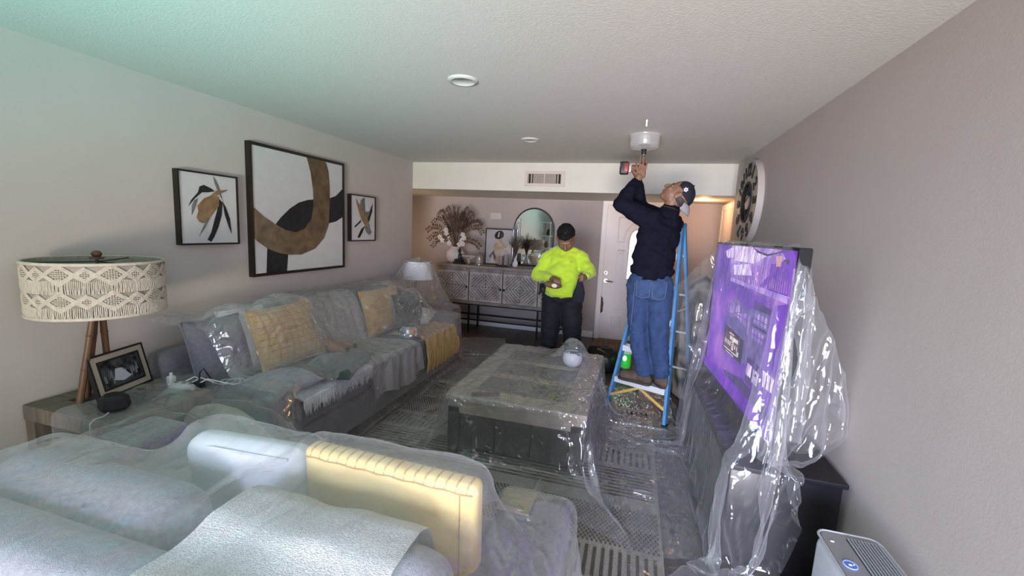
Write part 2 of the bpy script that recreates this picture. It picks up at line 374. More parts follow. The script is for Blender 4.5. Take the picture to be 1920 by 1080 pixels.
# wall plate
tag(MB().rbox((-2.17, YD-.012, 1.808), (.19, .024, .11), .006, 2).build('chime_box', mat('plastic_ivory', (.52, .47, .42), .5)), 'flat ivory door chime box on the entry wall above the leaning figure painting', 'chime box')
# ------------------------------------------------------------------ furniture
m_sofa = mat('sofa_weave_grey', (.155, .150, .165), .9, var=.22, vscale=60, bump=.35, bscale=260, spec=.2, sheen=.2)
m_sofa2 = mat('sofa_weave_light', (.315, .315, .36), .9, var=.25, vscale=70, bump=.4, bscale=260, spec=.2, sheen=.2)
m_leg = mat('dark_leg_wood', (.03, .022, .018), .5)

def tiltbox(mb, c, d, r, rx=0, ry=0, rz=0, seg=4):
    M = Matrix.Translation(c) @ Euler((rx, ry, rz)).to_matrix().to_4x4()
    return mb.rbox((0, 0, 0), d, r, seg, M)

# long sofa against the left wall
s1 = thing('sofa', 'long charcoal grey sofa along the left wall under the three paintings', 'sofa', (-2.4, 3.24, 0))
MB().rbox((-2.40, 3.24, .185), (1.0, 2.72, .23), .03).build('base', m_sofa, s1, True)
MB().rbox((-2.80, 3.24, .42), (.22, 2.72, .64), .06).build('back_frame', m_sofa, s1, True)
for a, b in ((2.06, 2.85), (2.85, 3.62), (3.62, 4.40)):
    MB().rbox((-2.28, (a+b)/2, .40), (.76, b-a-.006, .19), .05, 4).build('seat_cushion', m_sofa, s1, True)
    tiltbox(MB(), (-2.60, (a+b)/2, .70), (.20, b-a-.01, .50), .085, ry=-.20).build('back_cushion', m_sofa, s1, True)
for y in (1.96, 4.50): MB().rbox((-2.40, y, .335), (1.02, .20, .53), .06, 4).build('arm', m_sofa, s1, True)
for x in (-2.8, -1.98):
    for y in (1.97, 4.5): MB().cyl((x, y, .075), (x, y, 0), .025, .02).build('leg', m_leg, s1)

# near sofa, its back to the camera
s2 = thing('sofa', 'pale grey sofa seen from behind in front of the coffee table', 'sofa', (-1.2, 1.05, 0))
MB().rbox((-1.19, 1.06, .19), (2.10, .84, .24), .03).build('base', m_sofa2, s2, True)
MB().rbox((-1.19, .64, .44), (2.10, .20, .68), .07, 4).build('back_frame', m_sofa2, s2, True)
for a, b in ((-1.97, -1.19), (-1.19, -.41)):
    MB().rbox(((a+b)/2, 1.16, .40), (b-a-.006, .66, .19), .05, 4).build('seat_cushion', m_sofa2, s2, True)
tiltbox(MB(), (-1.56, .865, .555), (.80, .23, .50), .10, rx=.12).build('back_cushion', m_sofa2, s2, True)
tiltbox(MB(), (-.72, .865, .555), (.74, .23, .50), .10, rx=.12).build('back_cushion', m_sofa2, s2, True)
for x in (-2.11, -.27): MB().rbox((x, 1.06, .34), (.26, .86, .56), .05, 4).build('arm', m_sofa2, s2, True)
for x in (-2.1, -.27):
    for y in (.7, 1.42): MB().cyl((x, y, .075), (x, y, .0 if y < 1 or x < -1.9 else .0145), .025, .02).build('leg', m_leg, s2)

m_blk0 = mat('black_iron', (.012, .012, .014), .4, .3)
# corner side table
m_oak = mat('weathered_oak', (.20, .165, .125), .55, var=.4, vscale=5, stretch=(1, 9, 1), bump=.2, bscale=30, detail=8)
m_oakx = mat('weathered_oak_cross', (.20, .165, .125), .55, var=.4, vscale=5, stretch=(9, 1, 1), bump=.2, bscale=30, detail=8)
m_inset = mat('dark_inset_panel', (.060, .050, .042), .5, var=.3, vscale=6)
st = thing('side_table', 'weathered oak corner side table with a dark inset top under the macrame lamp', 'side table', (-2.62, 1.59, 0))
tx0, tx1, ty0, ty1, tz = -2.945, -2.29, 1.335, 1.845, .60
for c, d, m in ((((tx0+tx1)/2, ty0+.06, tz-.04), (tx1-tx0, .12, .08), m_oakx), (((tx0+tx1)/2, ty1-.06, tz-.04), (tx1-tx0, .12, .08), m_oakx), ((tx0+.06, (ty0+ty1)/2, tz-.04), (.12, ty1-ty0-.24, .08), m_oak), ((tx1-.06, (ty0+ty1)/2, tz-.04), (.12, ty1-ty0-.24, .08), m_oak)):
    MB().rbox(c, d, .005, 2).build('top_plank', m, st)
MB().box(((tx0+tx1)/2, (ty0+ty1)/2, tz-.035), (tx1-tx0-.24, ty1-ty0-.24, .05)).build('inset_panel', m_inset, st)
for x in (tx0+.04, tx1-.04):
    for y in (ty0+.04, ty1-.04): MB().box((x, y, .26), (.07, .07, .52)).build('leg', m_oak, st)

# coffee table
ct = thing('coffee_table', 'low square oak coffee table with dark inlaid panels under clear sheeting', 'coffee table', (-.69, 3.38, 0))
cx0, cx1, cy0, cy1, cz = -1.19, -.20, 2.66, 4.12, .445
m_table = mat('table_ash_wood', (.42, .355, .285), .5, var=.3, vscale=5, stretch=(1, 8, 1), bump=.15, bscale=30, detail=8)
m_tablex = mat('table_ash_wood_cross', (.42, .355, .285), .5, var=.3, vscale=5, stretch=(8, 1, 1), bump=.15, bscale=30, detail=8)
m_inlay = mat('table_inlay_grey', (.135, .125, .118), .5, var=.3, vscale=6, stretch=(4, 1, 1))
bw = .17
for y in (cy0+bw/2, cy1-bw/2): MB().rbox(((cx0+cx1)/2, y, cz-.02), (cx1-cx0, bw-.003, .04), .003, 1).build('top_plank', m_tablex, ct)
for x in (cx0+bw/2, cx1-bw/2): MB().rbox((x, (cy0+cy1)/2, cz-.02), (bw-.003, cy1-cy0-2*bw-.003, .04), .003, 1).build('top_plank', m_table, ct)
iy0, iy1 = cy0+bw, cy1-bw; ih = (iy1-iy0-.16)/3
for k in range(3):
    a = iy0+k*(ih+.08)
    MB().rbox(((cx0+cx1)/2, a+ih/2, cz-.022), (cx1-cx0-2*bw-.004, ih-.004, .036), .002, 1).build('inlay_panel', m_inlay, ct)
    if k < 2: MB().rbox(((cx0+cx1)/2, a+ih+.04, cz-.02), (cx1-cx0-2*bw-.004, .076, .04), .002, 1).build('top_plank', m_tablex, ct)
for c, d in ((((cx0+cx1)/2, cy0+.03, cz-.085), (cx1-cx0-.03, .03, .09)), (((cx0+cx1)/2, cy1-.03, cz-.085), (cx1-cx0-.03, .03, .09)), ((cx0+.03, (cy0+cy1)/2, cz-.085), (.03, cy1-cy0-.09, .09)), ((cx1-.03, (cy0+cy1)/2, cz-.085), (.03, cy1-cy0-.09, .09))):
    MB().box(c, d).build('apron', m_table, ct)
m_panel = mat('table_dark_panel', (.050, .042, .040), .45, var=.3, vscale=6)
for x in (cx0+.06, cx1-.06):
    for y in (cy0+.06, cy1-.06): MB().rbox((x, y, .1875), (.09, .09, .345), .004, 1).build('leg', m_panel, ct)
for k in range(3):
    for y, sg in ((cy0+.035, -1), (cy1-.035, 1)):
        MB().rbox((cx0+.11+.1285+k*.257, y, .21), (.25, .03, .29), .004, 1).build('drawer_front', m_panel, ct)
for x in (cx0+.035, cx1-.035):
    for k in range(3): MB().rbox((x, cy0+.11+.206+k*.413, .21), (.03, .405, .29), .004, 1).build('side_panel', m_panel, ct)
MB().box(((cx0+cx1)/2, (cy0+cy1)/2, .055), (cx1-cx0-.10, cy1-cy0-.10, .02)).build('bottom', m_panel, ct)

# sideboard
sb = thing('sideboard', 'grey washed carved wood sideboard on a black metal stand by the entry wall', 'sideboard', (-1.82, 6.27, 0))
m_side = mat('washed_wood', (.31, .26, .22), .75, var=.35, vscale=7, stretch=(1, 1, 1), bump=.25, bscale=50, detail=8)
m_side2 = mat('washed_wood_strip', (.48, .415, .36), .75, col2=(.28, .23, .195), vscale=9, bump=.2, bscale=60, detail=5)
m_side3 = mat('sideboard_groove', (.13, .105, .088), .85)
m_blk = mat('black_metal', (.012, .012, .014), .4, .3)
bx0, bx1, by0, by1, bz0, bz1 = -2.89, -.75, 6.03, 6.50, .46, 1.045
MB().rbox(((bx0+bx1)/2, (by0+by1)/2, bz1-.02), (bx1-bx0+.03, by1-by0+.03, .04), .006, 2).build('top', m_side, sb)
MB().box(((bx0+bx1)/2, (by0+by1)/2+.015, (bz0+bz1-.04)/2), (bx1-bx0, by1-by0-.03, bz1-.04-bz0)).build('body', m_side, sb)
rb = MB()
for i in range(105): rb.box((bx0+.02+i*.0203, by0-.004, bz1-.062), (.011, .018, .036))
o = rb.build('ribbed_band', m_side2, sb); o['kind'] = 'stuff'
MB().box(((bx0+bx1)/2, by0-.002, bz0+.022), (bx1-bx0, .02, .044)).build('bottom_rail', m_side, sb)
dw = (bx1-bx0)/4
for k in range(4):
    a, b = bx0+k*dw+.008, bx0+(k+1)*dw-.008; z0, z1 = bz0+.05, bz1-.088
    d = MB().box(((a+b)/2, by0-.002, (z0+z1)/2), (b-a, .022, z1-z0)).build('door', m_side3, sb)
    fr = MB(); fw_ = .035
    for c, s_ in (((a+fw_/2, by0-.017, (z0+z1)/2), (fw_, .012, z1-z0)), ((b-fw_/2, by0-.017, (z0+z1)/2), (fw_, .012, z1-z0)), (((a+b)/2, by0-.017, z0+fw_/2), (b-a-2*fw_, .012, fw_)), (((a+b)/2, by0-.017, z1-fw_/2), (b-a-2*fw_, .012, fw_))): fr.box(c, s_)
    fr.build('door_frame', m_side2, d)
    # concentric diamonds of raised strips, clipped to the four quadrants of the panel
    ia, ib, ja, jb = a+fw_, b-fw_, z0+fw_, z1-fw_; cxm, czm = (ia+ib)/2, (ja+jb)/2; hw, hh = (ib-ia)/2, (jb-ja)/2
    stp = MB(); pitch = .052
    for sx in (-1, 1):
        for sz in (-1, 1):
            for q in range(10):
                t0 = .012+q*pitch; t1 = t0+pitch*.72
                P = []
                def clip(t):   # points on |x|/1+|z|/1 = t inside the quadrant
                    x_, z_ = min(t, hw), t-min(t, hw); z2, x2 = min(t, hh), t-min(t, hh)
                    return ((x_, z_), (x2, z2)) if z_ <= hh and x2 <= hw else None
                p0, p1 = clip(t0), clip(t1)
                if not p0: break
                if not p1: p1 = ((hw, hh), (hw, hh))
                poly = [p0[0], p1[0], p1[1], p0[1]]
                poly = [(cxm+sx*(x_*.985+.003), czm+sz*(z_*.985+.003)) for x_, z_ in poly]
                h_ = .007+.006*random.random()
                v = [(x_, by0-.012, z_) for x_, z_ in poly]+[(x_, by0-.012-h_, z_) for x_, z_ in poly]
                stp.add(v, [(4, 5, 6, 7), (0, 1, 5, 4), (1, 2, 6, 5), (2, 3, 7, 6), (3, 0, 4, 7)])
    o = stp.build('chevron_strips', m_side2, d, weld=False); o['kind'] = 'stuff'
    kx = (b-.02) if k in (0, 1) else (a+.02)
    MB().cyl((kx, by0-.023, .716), (kx, by0-.04, .716), .007).ell((kx, by0-.047, .716), (.017, .012, .017)).build('knob', m_blk, d, True)
for x in (-2.80, -2.36, -1.28, -.84):
    for y in (by0+.03, by1-.03): MB().box((x, y, .22), (.024, .024, .44)).build('leg', m_blk, sb)
for z, ys in ((.448, (by0+.03, by1-.03)), (.21, (by0+.03, by1-.03))):
    for y in ys: MB().box((-1.82, y, z), (1.96, .022, .022)).build('stretcher', m_blk, sb)
for x in (-2.80, -.84):
    MB().box((x, 6.265, .21), (.022, .40, .022)).build('stretcher', m_blk, sb)

# television on a black media console, along the right wall
TVN = Vector((.71, 2.2, 0)); TVD = (Vector((.60, 3.62, 0))-TVN).normalized(); TVL = 1.4242
TVW = Vector((-TVD.y, TVD.x, 0))                      # screen normal, towards the room
def tvp(u, v, off=0):
    p = TVN+TVD*((1-u)*TVL)+TVW*off; return Vector((p.x, p.y, .74+v*.84))
mc = thing('media_console', 'low black media console under the covered television', 'media console', (.77, 3.0, 0))
m_black = mat('black_laminate', (.010, .010, .013), .35, var=.3, vscale=3)
MB().rbox((.765, 3.0, .285), (.47, 1.70, .49), .012, 2).build('body', m_black, mc, True)
MB().rbox((.765, 3.0, .54), (.49, 1.74, .025), .006, 2).build('top', m_black, mc)
for k in range(3): MB().rbox((.527, 2.43+k*.57, .29), (.012, .55, .44), .004, 1).build('door', mat('black_door_gloss', (.012, .012, .016), .22), mc)
for x in (.58, .95):
    for y in (2.25, 3.75): MB().cyl((x, y, .04), (x, y, 0), .025).build('foot', m_black, mc)
tv = thing('television', 'large flat television glowing with a purple haunted street scene under plastic', 'television', tvp(.54, 0)-Vector((0, 0, .187)))
U0, U1, V0, V1 = .06, 1.0, -.11, 1.0
def tvquad(mb, u0, u1, v0, v1, o0, o1):
    P = [tvp(u, v, o) for o in (o0, o1) for u, v in ((u0, v0), (u1, v0), (u1, v1), (u0, v1))]
    return mb.add(P, [(3, 2, 1, 0), (4, 5, 6, 7), (0, 1, 5, 4), (1, 2, 6, 5), (2, 3, 7, 6), (3, 0, 4, 7)])
m_tvb = mat('tv_plastic', (.01, .01, .012), .3)
tvquad(MB(), U0, U1, V0, V1, -.05, -.004).build('cabinet', m_tvb, tv)
bz = MB(); e = .008
for q in ((U0-e, U0+.004, V0-e, V1+e), (U1-.004, U1+e, V0-e, V1+e), (U0, U1, V0-.02, V0+.004), (U0, U1, V1-.006, V1+.012)): tvquad(bz, *q, -.05, .004)
bz.build('bezel', m_tvb, tv)
for u in (.25, .82):
    MB().add([tvp(u-.02, V0, -.02), tvp(u+.02, V0, -.02), tvp(u+.02, V0, -.045), tvp(u-.02, V0, -.045)]+[Vector((*(tvp(u+du, 0, o_)).xy, .553)) for du, o_ in ((-.02, .10), (.02, .10), (.02, -.14), (-.02, -.14))], [(0, 1, 5, 4), (1, 2, 6, 5), (2, 3, 7, 6), (3, 0, 4, 7), (4, 5, 6, 7), (0, 1, 2, 3)]).build('stand_foot', m_tvb, tv)

def screen_mat(name, stops, strength, scale=3., stretch=(1, 1, 1), detail=4):
    if name in MATS: return MATS[name]
    m = bpy.data.materials.new(name); m.use_nodes = True; N = m.node_tree.nodes; L = m.node_tree.links
    b = N['Principled BSDF']; b.inputs['Base Color'].default_value = (.01, .01, .01, 1); b.inputs['Roughness'].default_value = .25
    tc = N.new('ShaderNodeTexCoord'); mp = N.new('ShaderNodeMapping'); mp.inputs['Scale'].default_value = stretch; nz = N.new('ShaderNodeTexNoise')
    nz.inputs['Scale'].default_value = scale; nz.inputs['Detail'].default_value = detail
    cr = N.new('ShaderNodeValToRGB'); el = cr.color_ramp.elements
    while len(el) < len(stops): el.new(.5)
    for e_, (p_, c_) in zip(el, stops): e_.position = p_; e_.color = (*c_, 1)
    L.new(tc.outputs['Object'], mp.inputs[0]); L.new(mp.outputs[0], nz.inputs['Vector']); L.new(nz.outputs[0], cr.inputs[0]); L.new(cr.outputs[0], b.inputs['Emission Color'])
    b.inputs['Emission Strength'].default_value = strength; MATS[name] = m
    return m
ES = 1.2
m_s_bg = screen_mat('screen_purple_mist', [(.3, (.055, .012, .27)), (.5, (.17, .04, .52)), (.68, (.38, .12, .62))], ES, 3.2)
m_s_dk = screen_mat('screen_dark_violet', [(.3, (.03, .02, .09)), (.7, (.09, .05, .24))], ES, 9)
m_s_lt = screen_mat('screen_pale_lilac', [(.35, (.28, .13, .64)), (.65, (.60, .40, .88))], ES, 14)
m_s_wh = screen_mat('screen_hot_white', [(.38, (.45, .22, .72)), (.56, (.85, .74, .95)), (.7, (1, .98, 1))], ES*1.15, 22, (1, 3, .8))
m_s_red = screen_mat('screen_sign_red', [(.35, (.05, .01, .02)), (.7, (.16, .03, .06))], ES, 10)
m_s_txt = screen_mat('screen_sign_text', [(.3, (.8, .72, .72)), (.7, (.95, .9, .88))], ES, 10)
m_s_vio = screen_mat('screen_deep_violet', [(.3, (.10, .01, .42)), (.7, (.22, .03, .62))], ES, 5)
m_s_wire = screen_mat('screen_near_black', [(.3, (.01, .005, .03)), (.7, (.03, .015, .07))], ES, 8)
scr = tvquad(MB(), U0, U1, V0, V1, -.004, 0).build('screen', m_s_bg, tv)
layer = [0]
def pic(name, polys, m):
    layer[0] += 1
    mb = MB(); o_ = .0004*layer[0]
    for P in polys:
        v = [tvp(max(U0, min(U1, u)), max(V0, min(V1, v_)), o_) for u, v_ in P]; mb.add(v, [tuple(range(len(v)))])
    return mb.build(name, m, scr)
def rect(u0, v0, u1, v1): return [(u0, v0), (u1, v0), (u1, v1), (u0, v1)]
rs = random.Random(11)
pic('picture_cave_wall', [[(.30, .745), (.98, .73), (1, 1), (.30, 1)]], m_s_lt)
pic('picture_icicles', [[(u, .74), (u+.012, .74), (u+.010, .80+.16*rs.random()), (u+.002, .80+.1*rs.random())] for u in np.arange(.36, .98, .021)], m_s_bg)
pic('picture_bright_ice', [[(.34, 1.0), (.575, 1.0), (.742, .946), (.623, .882), (.368, .879)], [(.362, .844), (.572, .876), (.61, .80), (.379, .77)], [(.17, .93), (.33, .985), (.34, .90), (.19, .88)]], m_s_wh)
pic('picture_left_rock', [[(U0, .25), (.33, .12), (.36, .73), (.20, .95), (U0, .9)]], m_s_bg)
pic('picture_violet_sky', [[(.785, .74), (.794, .902), (.979, .923), (.967, .74)], [(.86, .05), (.98, .05), (.98, .70), (.86, .66)], [(.86, 1.0), (1.0, 1.0), (1.0, .90), (.95, .90)]], m_s_vio)
pic('picture_icicle_row', [[(u, .75), (u+.010, .75), (u+.008, .80+.10*rs.random()), (u+.002, .79+.1*rs.random())] for u in np.arange(.80, .965, .018)], m_s_bg)
pic('picture_sloping_beam', [[(.964, 1.0), (.99, 1.0), (.756, .745), (.701, .745)]], m_s_vio)
pic('picture_cables', [[(.575, 1.0), (.654, .974), (.749, .958), (.964, 1.0), (.75, .945), (.646, .96)], [(.91, .936), (.943, .944), (.947, .92), (.92, .912)]], m_s_wire)
pic('picture_lamp_glow', [[(.832, .954), (.884, .959), (.881, .896), (.844, .892)]], screen_mat('screen_warm_glow', [(.3, (.75, .35, .35)), (.7, (.9, .55, .45))], ES, 6))
pic('picture_ledge', [[(.34, .745), (.97, .73), (.97, .70), (.34, .715)]], m_s_lt)
pic('picture_house_wall', [[(.36, .36), (.36, .54), (.46, .60), (.62, .56), (.70, .60), (.855, .60), (.83, .25), (.62, .18)]], screen_mat('screen_house_violet', [(.3, (.10, .07, .25)), (.7, (.25, .18, .48))], ES, 16))
pic('picture_arches', [[(.38, .472), (.397, .538), (.422, .566), (.452, .549), (.452, .49)], [(.467, .499), (.478, .547), (.498, .566), (.525, .556), (.529, .518)], [(.454, .481), (.499, .505), (.615, .535), (.620, .447)]], m_s_lt)
pic('picture_glazing_bars', [[(a, .45), (a+.006, .45), (a+.006, .535), (a, .53)] for a in (.49, .53, .57)]+[rect(.455, .487, .617, .492)], m_s_dk)
pic('picture_awning', [[(.379, .45), (.621, .44), (.626, .352), (.375, .385)]], screen_mat('screen_awning', [(.3, (.09, .07, .27)), (.7, (.16, .13, .40))], ES, 7))
pic('picture_eaves', [[(.69, .645), (.865, .632), (.85, .598), (.695, .588)]], m_s_dk)
pic('picture_windows', [[(a, .505), (a+.022, .503), (a+.022, .565), (a+.011, .575), (a, .565)] for a in (.703, .738, .777, .811)], m_s_lt)['kind'] = 'stuff'
pic('picture_lower_windows', [rect(a, .395, a+.02, .46) for a in (.70, .735, .77, .80)]+[rect(.645, .40, .66, .54)], m_s_lt)['kind'] = 'stuff'
pic('picture_window_bars', [rect(.695, .53, .84, .535), rect(.695, .425, .835, .43), rect(.69, .475, .845, .492)], m_s_dk)
pic('picture_sign_board', [[(.352, .370), (.628, .346), (.625, .176), (.357, .166)]], m_s_wire)
pic('picture_sign_panel', [[(.362, .355), (.575, .335), (.585, .20), (.365, .185)]], m_s_red)
pic('picture_sign_text', [rect(.43, .325, .50, .335), rect(.445, .285, .56, .315), rect(.37, .195, .56, .203), rect(.40, .175, .52, .181)]+[rect(a, .235, a+.012, .27) for a in (.375, .40, .425, .45, .52, .545)]+[rect(.475, .215, .505, .285), rect(.555, .20, .58, .235)], m_s_txt)
pic('picture_sign_rules', [rect(.37, .278, .475, .282), rect(.37, .222, .47, .226), rect(.51, .262, .585, .266)]+[rect(.481, a, .499, a+.007) for a in (.228, .246, .264)], m_s_red)
pic('picture_shop_door', [[(.69, .245), (.84, .232), (.83, .085), (.69, .095)]], m_s_dk)
pic('picture_shop_panes', [[(.699, .228), (.756, .224), (.748, .145), (.694, .143)], [(.768, .219), (.83, .216), (.818, .128), (.765, .129)], [(.86, .261), (.962, .258), (.958, .173), (.87, .161)]], m_s_wh)
pic('picture_shop_lines', [rect(.69, .245, .85, .262), rect(.695, .12, .83, .128), [(.78, .18), (.80, .205), (.815, .175)], rect(.895, .17, .903, .25), rect(.93, .17, .938, .25)], m_s_dk)['kind'] = 'stuff'
pic('picture_pavement', [[(.40, .02), (.66, .09), (.93, .06), (.96, -.01), (.90, .0), (.44, .0)]], m_s_dk)
pic('picture_floor_strip', [[(U0, -.03), (.44, .0), (.92, .0), (1, -.02), (1, V0), (U0, V0)]], m_s_vio)
# small clutter at the far end of the console, seen through the sheet
camo_m = mat('camouflage_cloth', (.40, .35, .28), .9, col2=(.03, .032, .025), vscale=7.5, bump=.3, bscale=60, detail=1)
cj = thing('camouflage_bundle', 'tall dark camouflage patterned bundle under clear sheeting between the television and the ladder', 'bundle', (.70, 4.64, 0))
c_ = MB(); rj = random.Random(5)
P = []
for i in range(15):
    t = i/14; z = .012+1.25*t; s_ = (.30*(1-.30*t**2))*(1 if i < 13 else (.72 if i == 13 else .02))
    P.append([(.70+s_*.72*math.cos(a)*(1+.09*math.sin(3*a+z*5)), 4.64+s_*.95*math.sin(a)*(1+.09*math.cos(2*a+z*7)), z) for a in np.linspace(0, 2*PI, 25)])
c_.grid(P).build('cloth', camo_m, cj, True)
MB().tube([(.62, 4.36, .2), (.58, 4.37, .6), (.60, 4.41, 1.0)], .016).build('strap', m_black, cj, True)

# ------------------------------------------------------------------ wall art and clock
m_frame = mat('dark_bronze_frame', (.020, .016, .012), .35, .3); m_canvas = mat('canvas_white', (.60, .585, .58), .8, var=.05, vscale=10, bump=.15, bscale=180)
m_ink = mat('paint_black', (.018, .018, .020), .75, var=.4, vscale=20, bump=.2, bscale=60)
m_umber = mat('paint_umber', (.175, .115, .062), .6, col2=(.06, .036, .02), vscale=14, bump=.7, bscale=30, stretch=(1, 1, 1))
m_gold = mat('paint_bronze', (.30, .185, .095), .5, var=.35, vscale=20)
m_ash = mat('paint_ash', (.20, .20, .20), .8, var=.4, vscale=25)
def art(name, label, y0, y1, z0, z1, layers, fr=.022, dep=.045):
    t = thing(name, label, 'painting', (XL, (y0+y1)/2, z0), 'paintings on the left wall')
    f = MB(); xc = XL+dep/2
    for c, d in (((xc, y0+fr/2, (z0+z1)/2), (dep, fr, z1-z0)), ((xc, y1-fr/2, (z0+z1)/2), (dep, fr, z1-z0)), ((xc, (y0+y1)/2, z0+fr/2), (dep, y1-y0-2*fr, fr)), ((xc, (y0+y1)/2, z1-fr/2), (dep, y1-y0-2*fr, fr))): f.box(c, d)
    f.build('frame', m_frame, t)
    MB().box((XL+.018, (y0+y1)/2, (z0+z1)/2), (.036, y1-y0-2*fr-.004, z1-z0-2*fr-.004)).build('canvas', m_canvas, t)
    for k, (nm, P, m) in enumerate(layers):
        P = [(max(y0+fr, min(y1-fr, a)), max(z0+fr, min(z1-fr, b))) for a, b in P]
        MB().prism(P, (XL+.0362+.0006*k, 0, 0), (0, 1, 0), (0, 0, 1), .0015).build(nm, m, t)
    return t
U = [(3.577, 2.175), (3.621, 2.08), (3.636, 1.912), (3.633, 1.755), (3.614, 1.567), (3.548, 1.436), (3.424, 1.339), (3.252, 1.29), (3.111, 1.292), (2.98, 1.317), (2.873, 1.355), (2.801, 1.399), (2.74, 1.44), (2.74, 1.69), (2.838, 1.62), (2.956, 1.558), (3.067, 1.51), (3.185, 1.491), (3.294, 1.526), (3.381, 1.616), (3.413, 1.741), (3.406, 1.89), (3.381, 2.034), (3.333, 2.175)]
K1 = [(2.964, 1.558), (3.021, 1.616), (3.122, 1.696), (3.228, 1.755), (3.338, 1.787), (3.424, 1.799), (3.431, 1.687), (3.391, 1.603), (3.294, 1.516), (3.185, 1.482), (3.067, 1.503)]
K2 = [(3.617, 1.82), (3.727, 1.856), (3.84, 1.935), (3.84, 1.653), (3.724, 1.602), (3.609, 1.581)]
K3 = [(2.87, 1.361), (3.091, 1.303), (3.073, 1.12), (2.854, 1.12)]
big = art('abstract_painting', 'large square painting with a ribbed brown loop over a black wave', 2.72, 3.852, 1.13, 2.19, [('black_wave', K1, m_ink), ('black_wave', K2, m_ink), ('black_bar', K3, m_ink), ('brown_loop', U, m_umber)])
# combed ridges across the brown loop
n_ = 12; outer = U[:13]; inner = U[13:][::-1]
def along(P, t):
    d = [0]
    for a, b in zip(P, P[1:]): d.append(d[-1]+math.dist(a, b))
    s_ = t*d[-1]
    for i in range(len(P)-1):
        if s_ <= d[i+1] or i == len(P)-2:
            k = (s_-d[i])/(d[i+1]-d[i]); return (lerp(P[i][0], P[i+1][0], k), lerp(P[i][1], P[i+1][1], k))
rd = MB()
for i in range(1, 150):
    a, b = along(outer, i/150), along(inner, i/150); a2, b2 = along(outer, (i+.45)/150), along(inner, (i+.45)/150)
    Q = [(max(2.745, min(3.828, p)), max(1.155, min(2.166, q))) for p, q in (a, b, b2, a2)]
    x_ = XL+.0395; rd.add([(x_, *Q[0]), (x_, *Q[1]), (x_, *Q[2]), (x_, *Q[3]), (x_+.002, (Q[0][0]+Q[3][0])/2, (Q[0][1]+Q[3][1])/2), (x_+.002, (Q[1][0]+Q[2][0])/2, (Q[1][1]+Q[2][1])/2)], [(0, 1, 5, 4), (2, 3, 4, 5)])
o = rd.build('combed_ridges', mat('paint_umber_ridge', (.22, .15, .085), .6, col2=(.09, .06, .035), vscale=10), big, weld=False); o['kind'] = 'stuff'
art('brushstroke_painting', 'small white canvas of black and bronze brushstrokes hung nearer the macrame lamp', 2.162, 2.61, 1.398, 1.90, [
    ('grey_stroke', [(2.416, 1.883), (2.443, 1.855), (2.468, 1.796), (2.488, 1.713), (2.455, 1.763), (2.425, 1.843)], m_ash),
    ('grey_stroke', [(2.252, 1.66), (2.27, 1.70), (2.30, 1.72), (2.28, 1.66), (2.25, 1.60)], m_ash),
    ('black_stroke', [(2.23, 1.662), (2.252, 1.705), (2.301, 1.759), (2.314, 1.8), (2.346, 1.814), (2.4, 1.794), (2.424, 1.776), (2.377, 1.766), (2.328, 1.761), (2.278, 1.717)], m_ink),
    ('black_stroke', [(2.454, 1.726), (2.482, 1.702), (2.472, 1.616), (2.444, 1.529), (2.406, 1.454), (2.381, 1.418), (2.354, 1.434), (2.385, 1.486), (2.412, 1.571), (2.438, 1.646)], m_ink),
    ('black_stroke', [(2.482, 1.712), (2.509, 1.661), (2.536, 1.586), (2.546, 1.476), (2.522, 1.531), (2.495, 1.617)], m_ink),
    ('bronze_stroke', [(2.291, 1.668), (2.342, 1.722), (2.398, 1.747), (2.454, 1.742), (2.451, 1.678), (2.415, 1.634), (2.379, 1.591), (2.333, 1.548), (2.301, 1.557), (2.281, 1.587), (2.296, 1.628)], m_gold),
    ('bronze_stroke', [(2.386, 1.741), (2.433, 1.782), (2.534, 1.8), (2.479, 1.77), (2.42, 1.739)], m_gold),
    ('bronze_stroke', [(2.29, 1.455), (2.332, 1.537), (2.403, 1.633), (2.343, 1.527)], m_ash)], .010)
art('brushstroke_painting', 'small white canvas of crossed bronze and black strokes hung nearer the entry', 3.955, 4.412, 1.40, 1.90, [
    ('grey_stroke', [(4.101, 1.738), (4.141, 1.852), (4.208, 1.881), (4.222, 1.728), (4.292, 1.732), (4.335, 1.801), (4.355, 1.735), (4.279, 1.632)], m_ash),
    ('black_stroke', [(4.023, 1.56), (4.141, 1.635), (4.136, 1.608), (4.036, 1.548)], m_ink),
    ('black_stroke', [(4.075, 1.441), (4.141, 1.53), (4.209, 1.572), (4.168, 1.498), (4.114, 1.436)], m_ink),
    ('black_stroke', [(4.25, 1.60), (4.27, 1.66), (4.36, 1.83), (4.345, 1.74), (4.29, 1.62)], m_ink),
    ('bronze_stroke', [(4.168, 1.741), (4.25, 1.664), (4.307, 1.566), (4.251, 1.54), (4.168, 1.612), (4.114, 1.69), (4.062, 1.799), (4.049, 1.86), (4.101, 1.809)], m_gold),
    ('grey_stroke', [(4.195, 1.564), (4.293, 1.557), (4.337, 1.499), (4.294, 1.465), (4.237, 1.498)], m_ash)], .010)

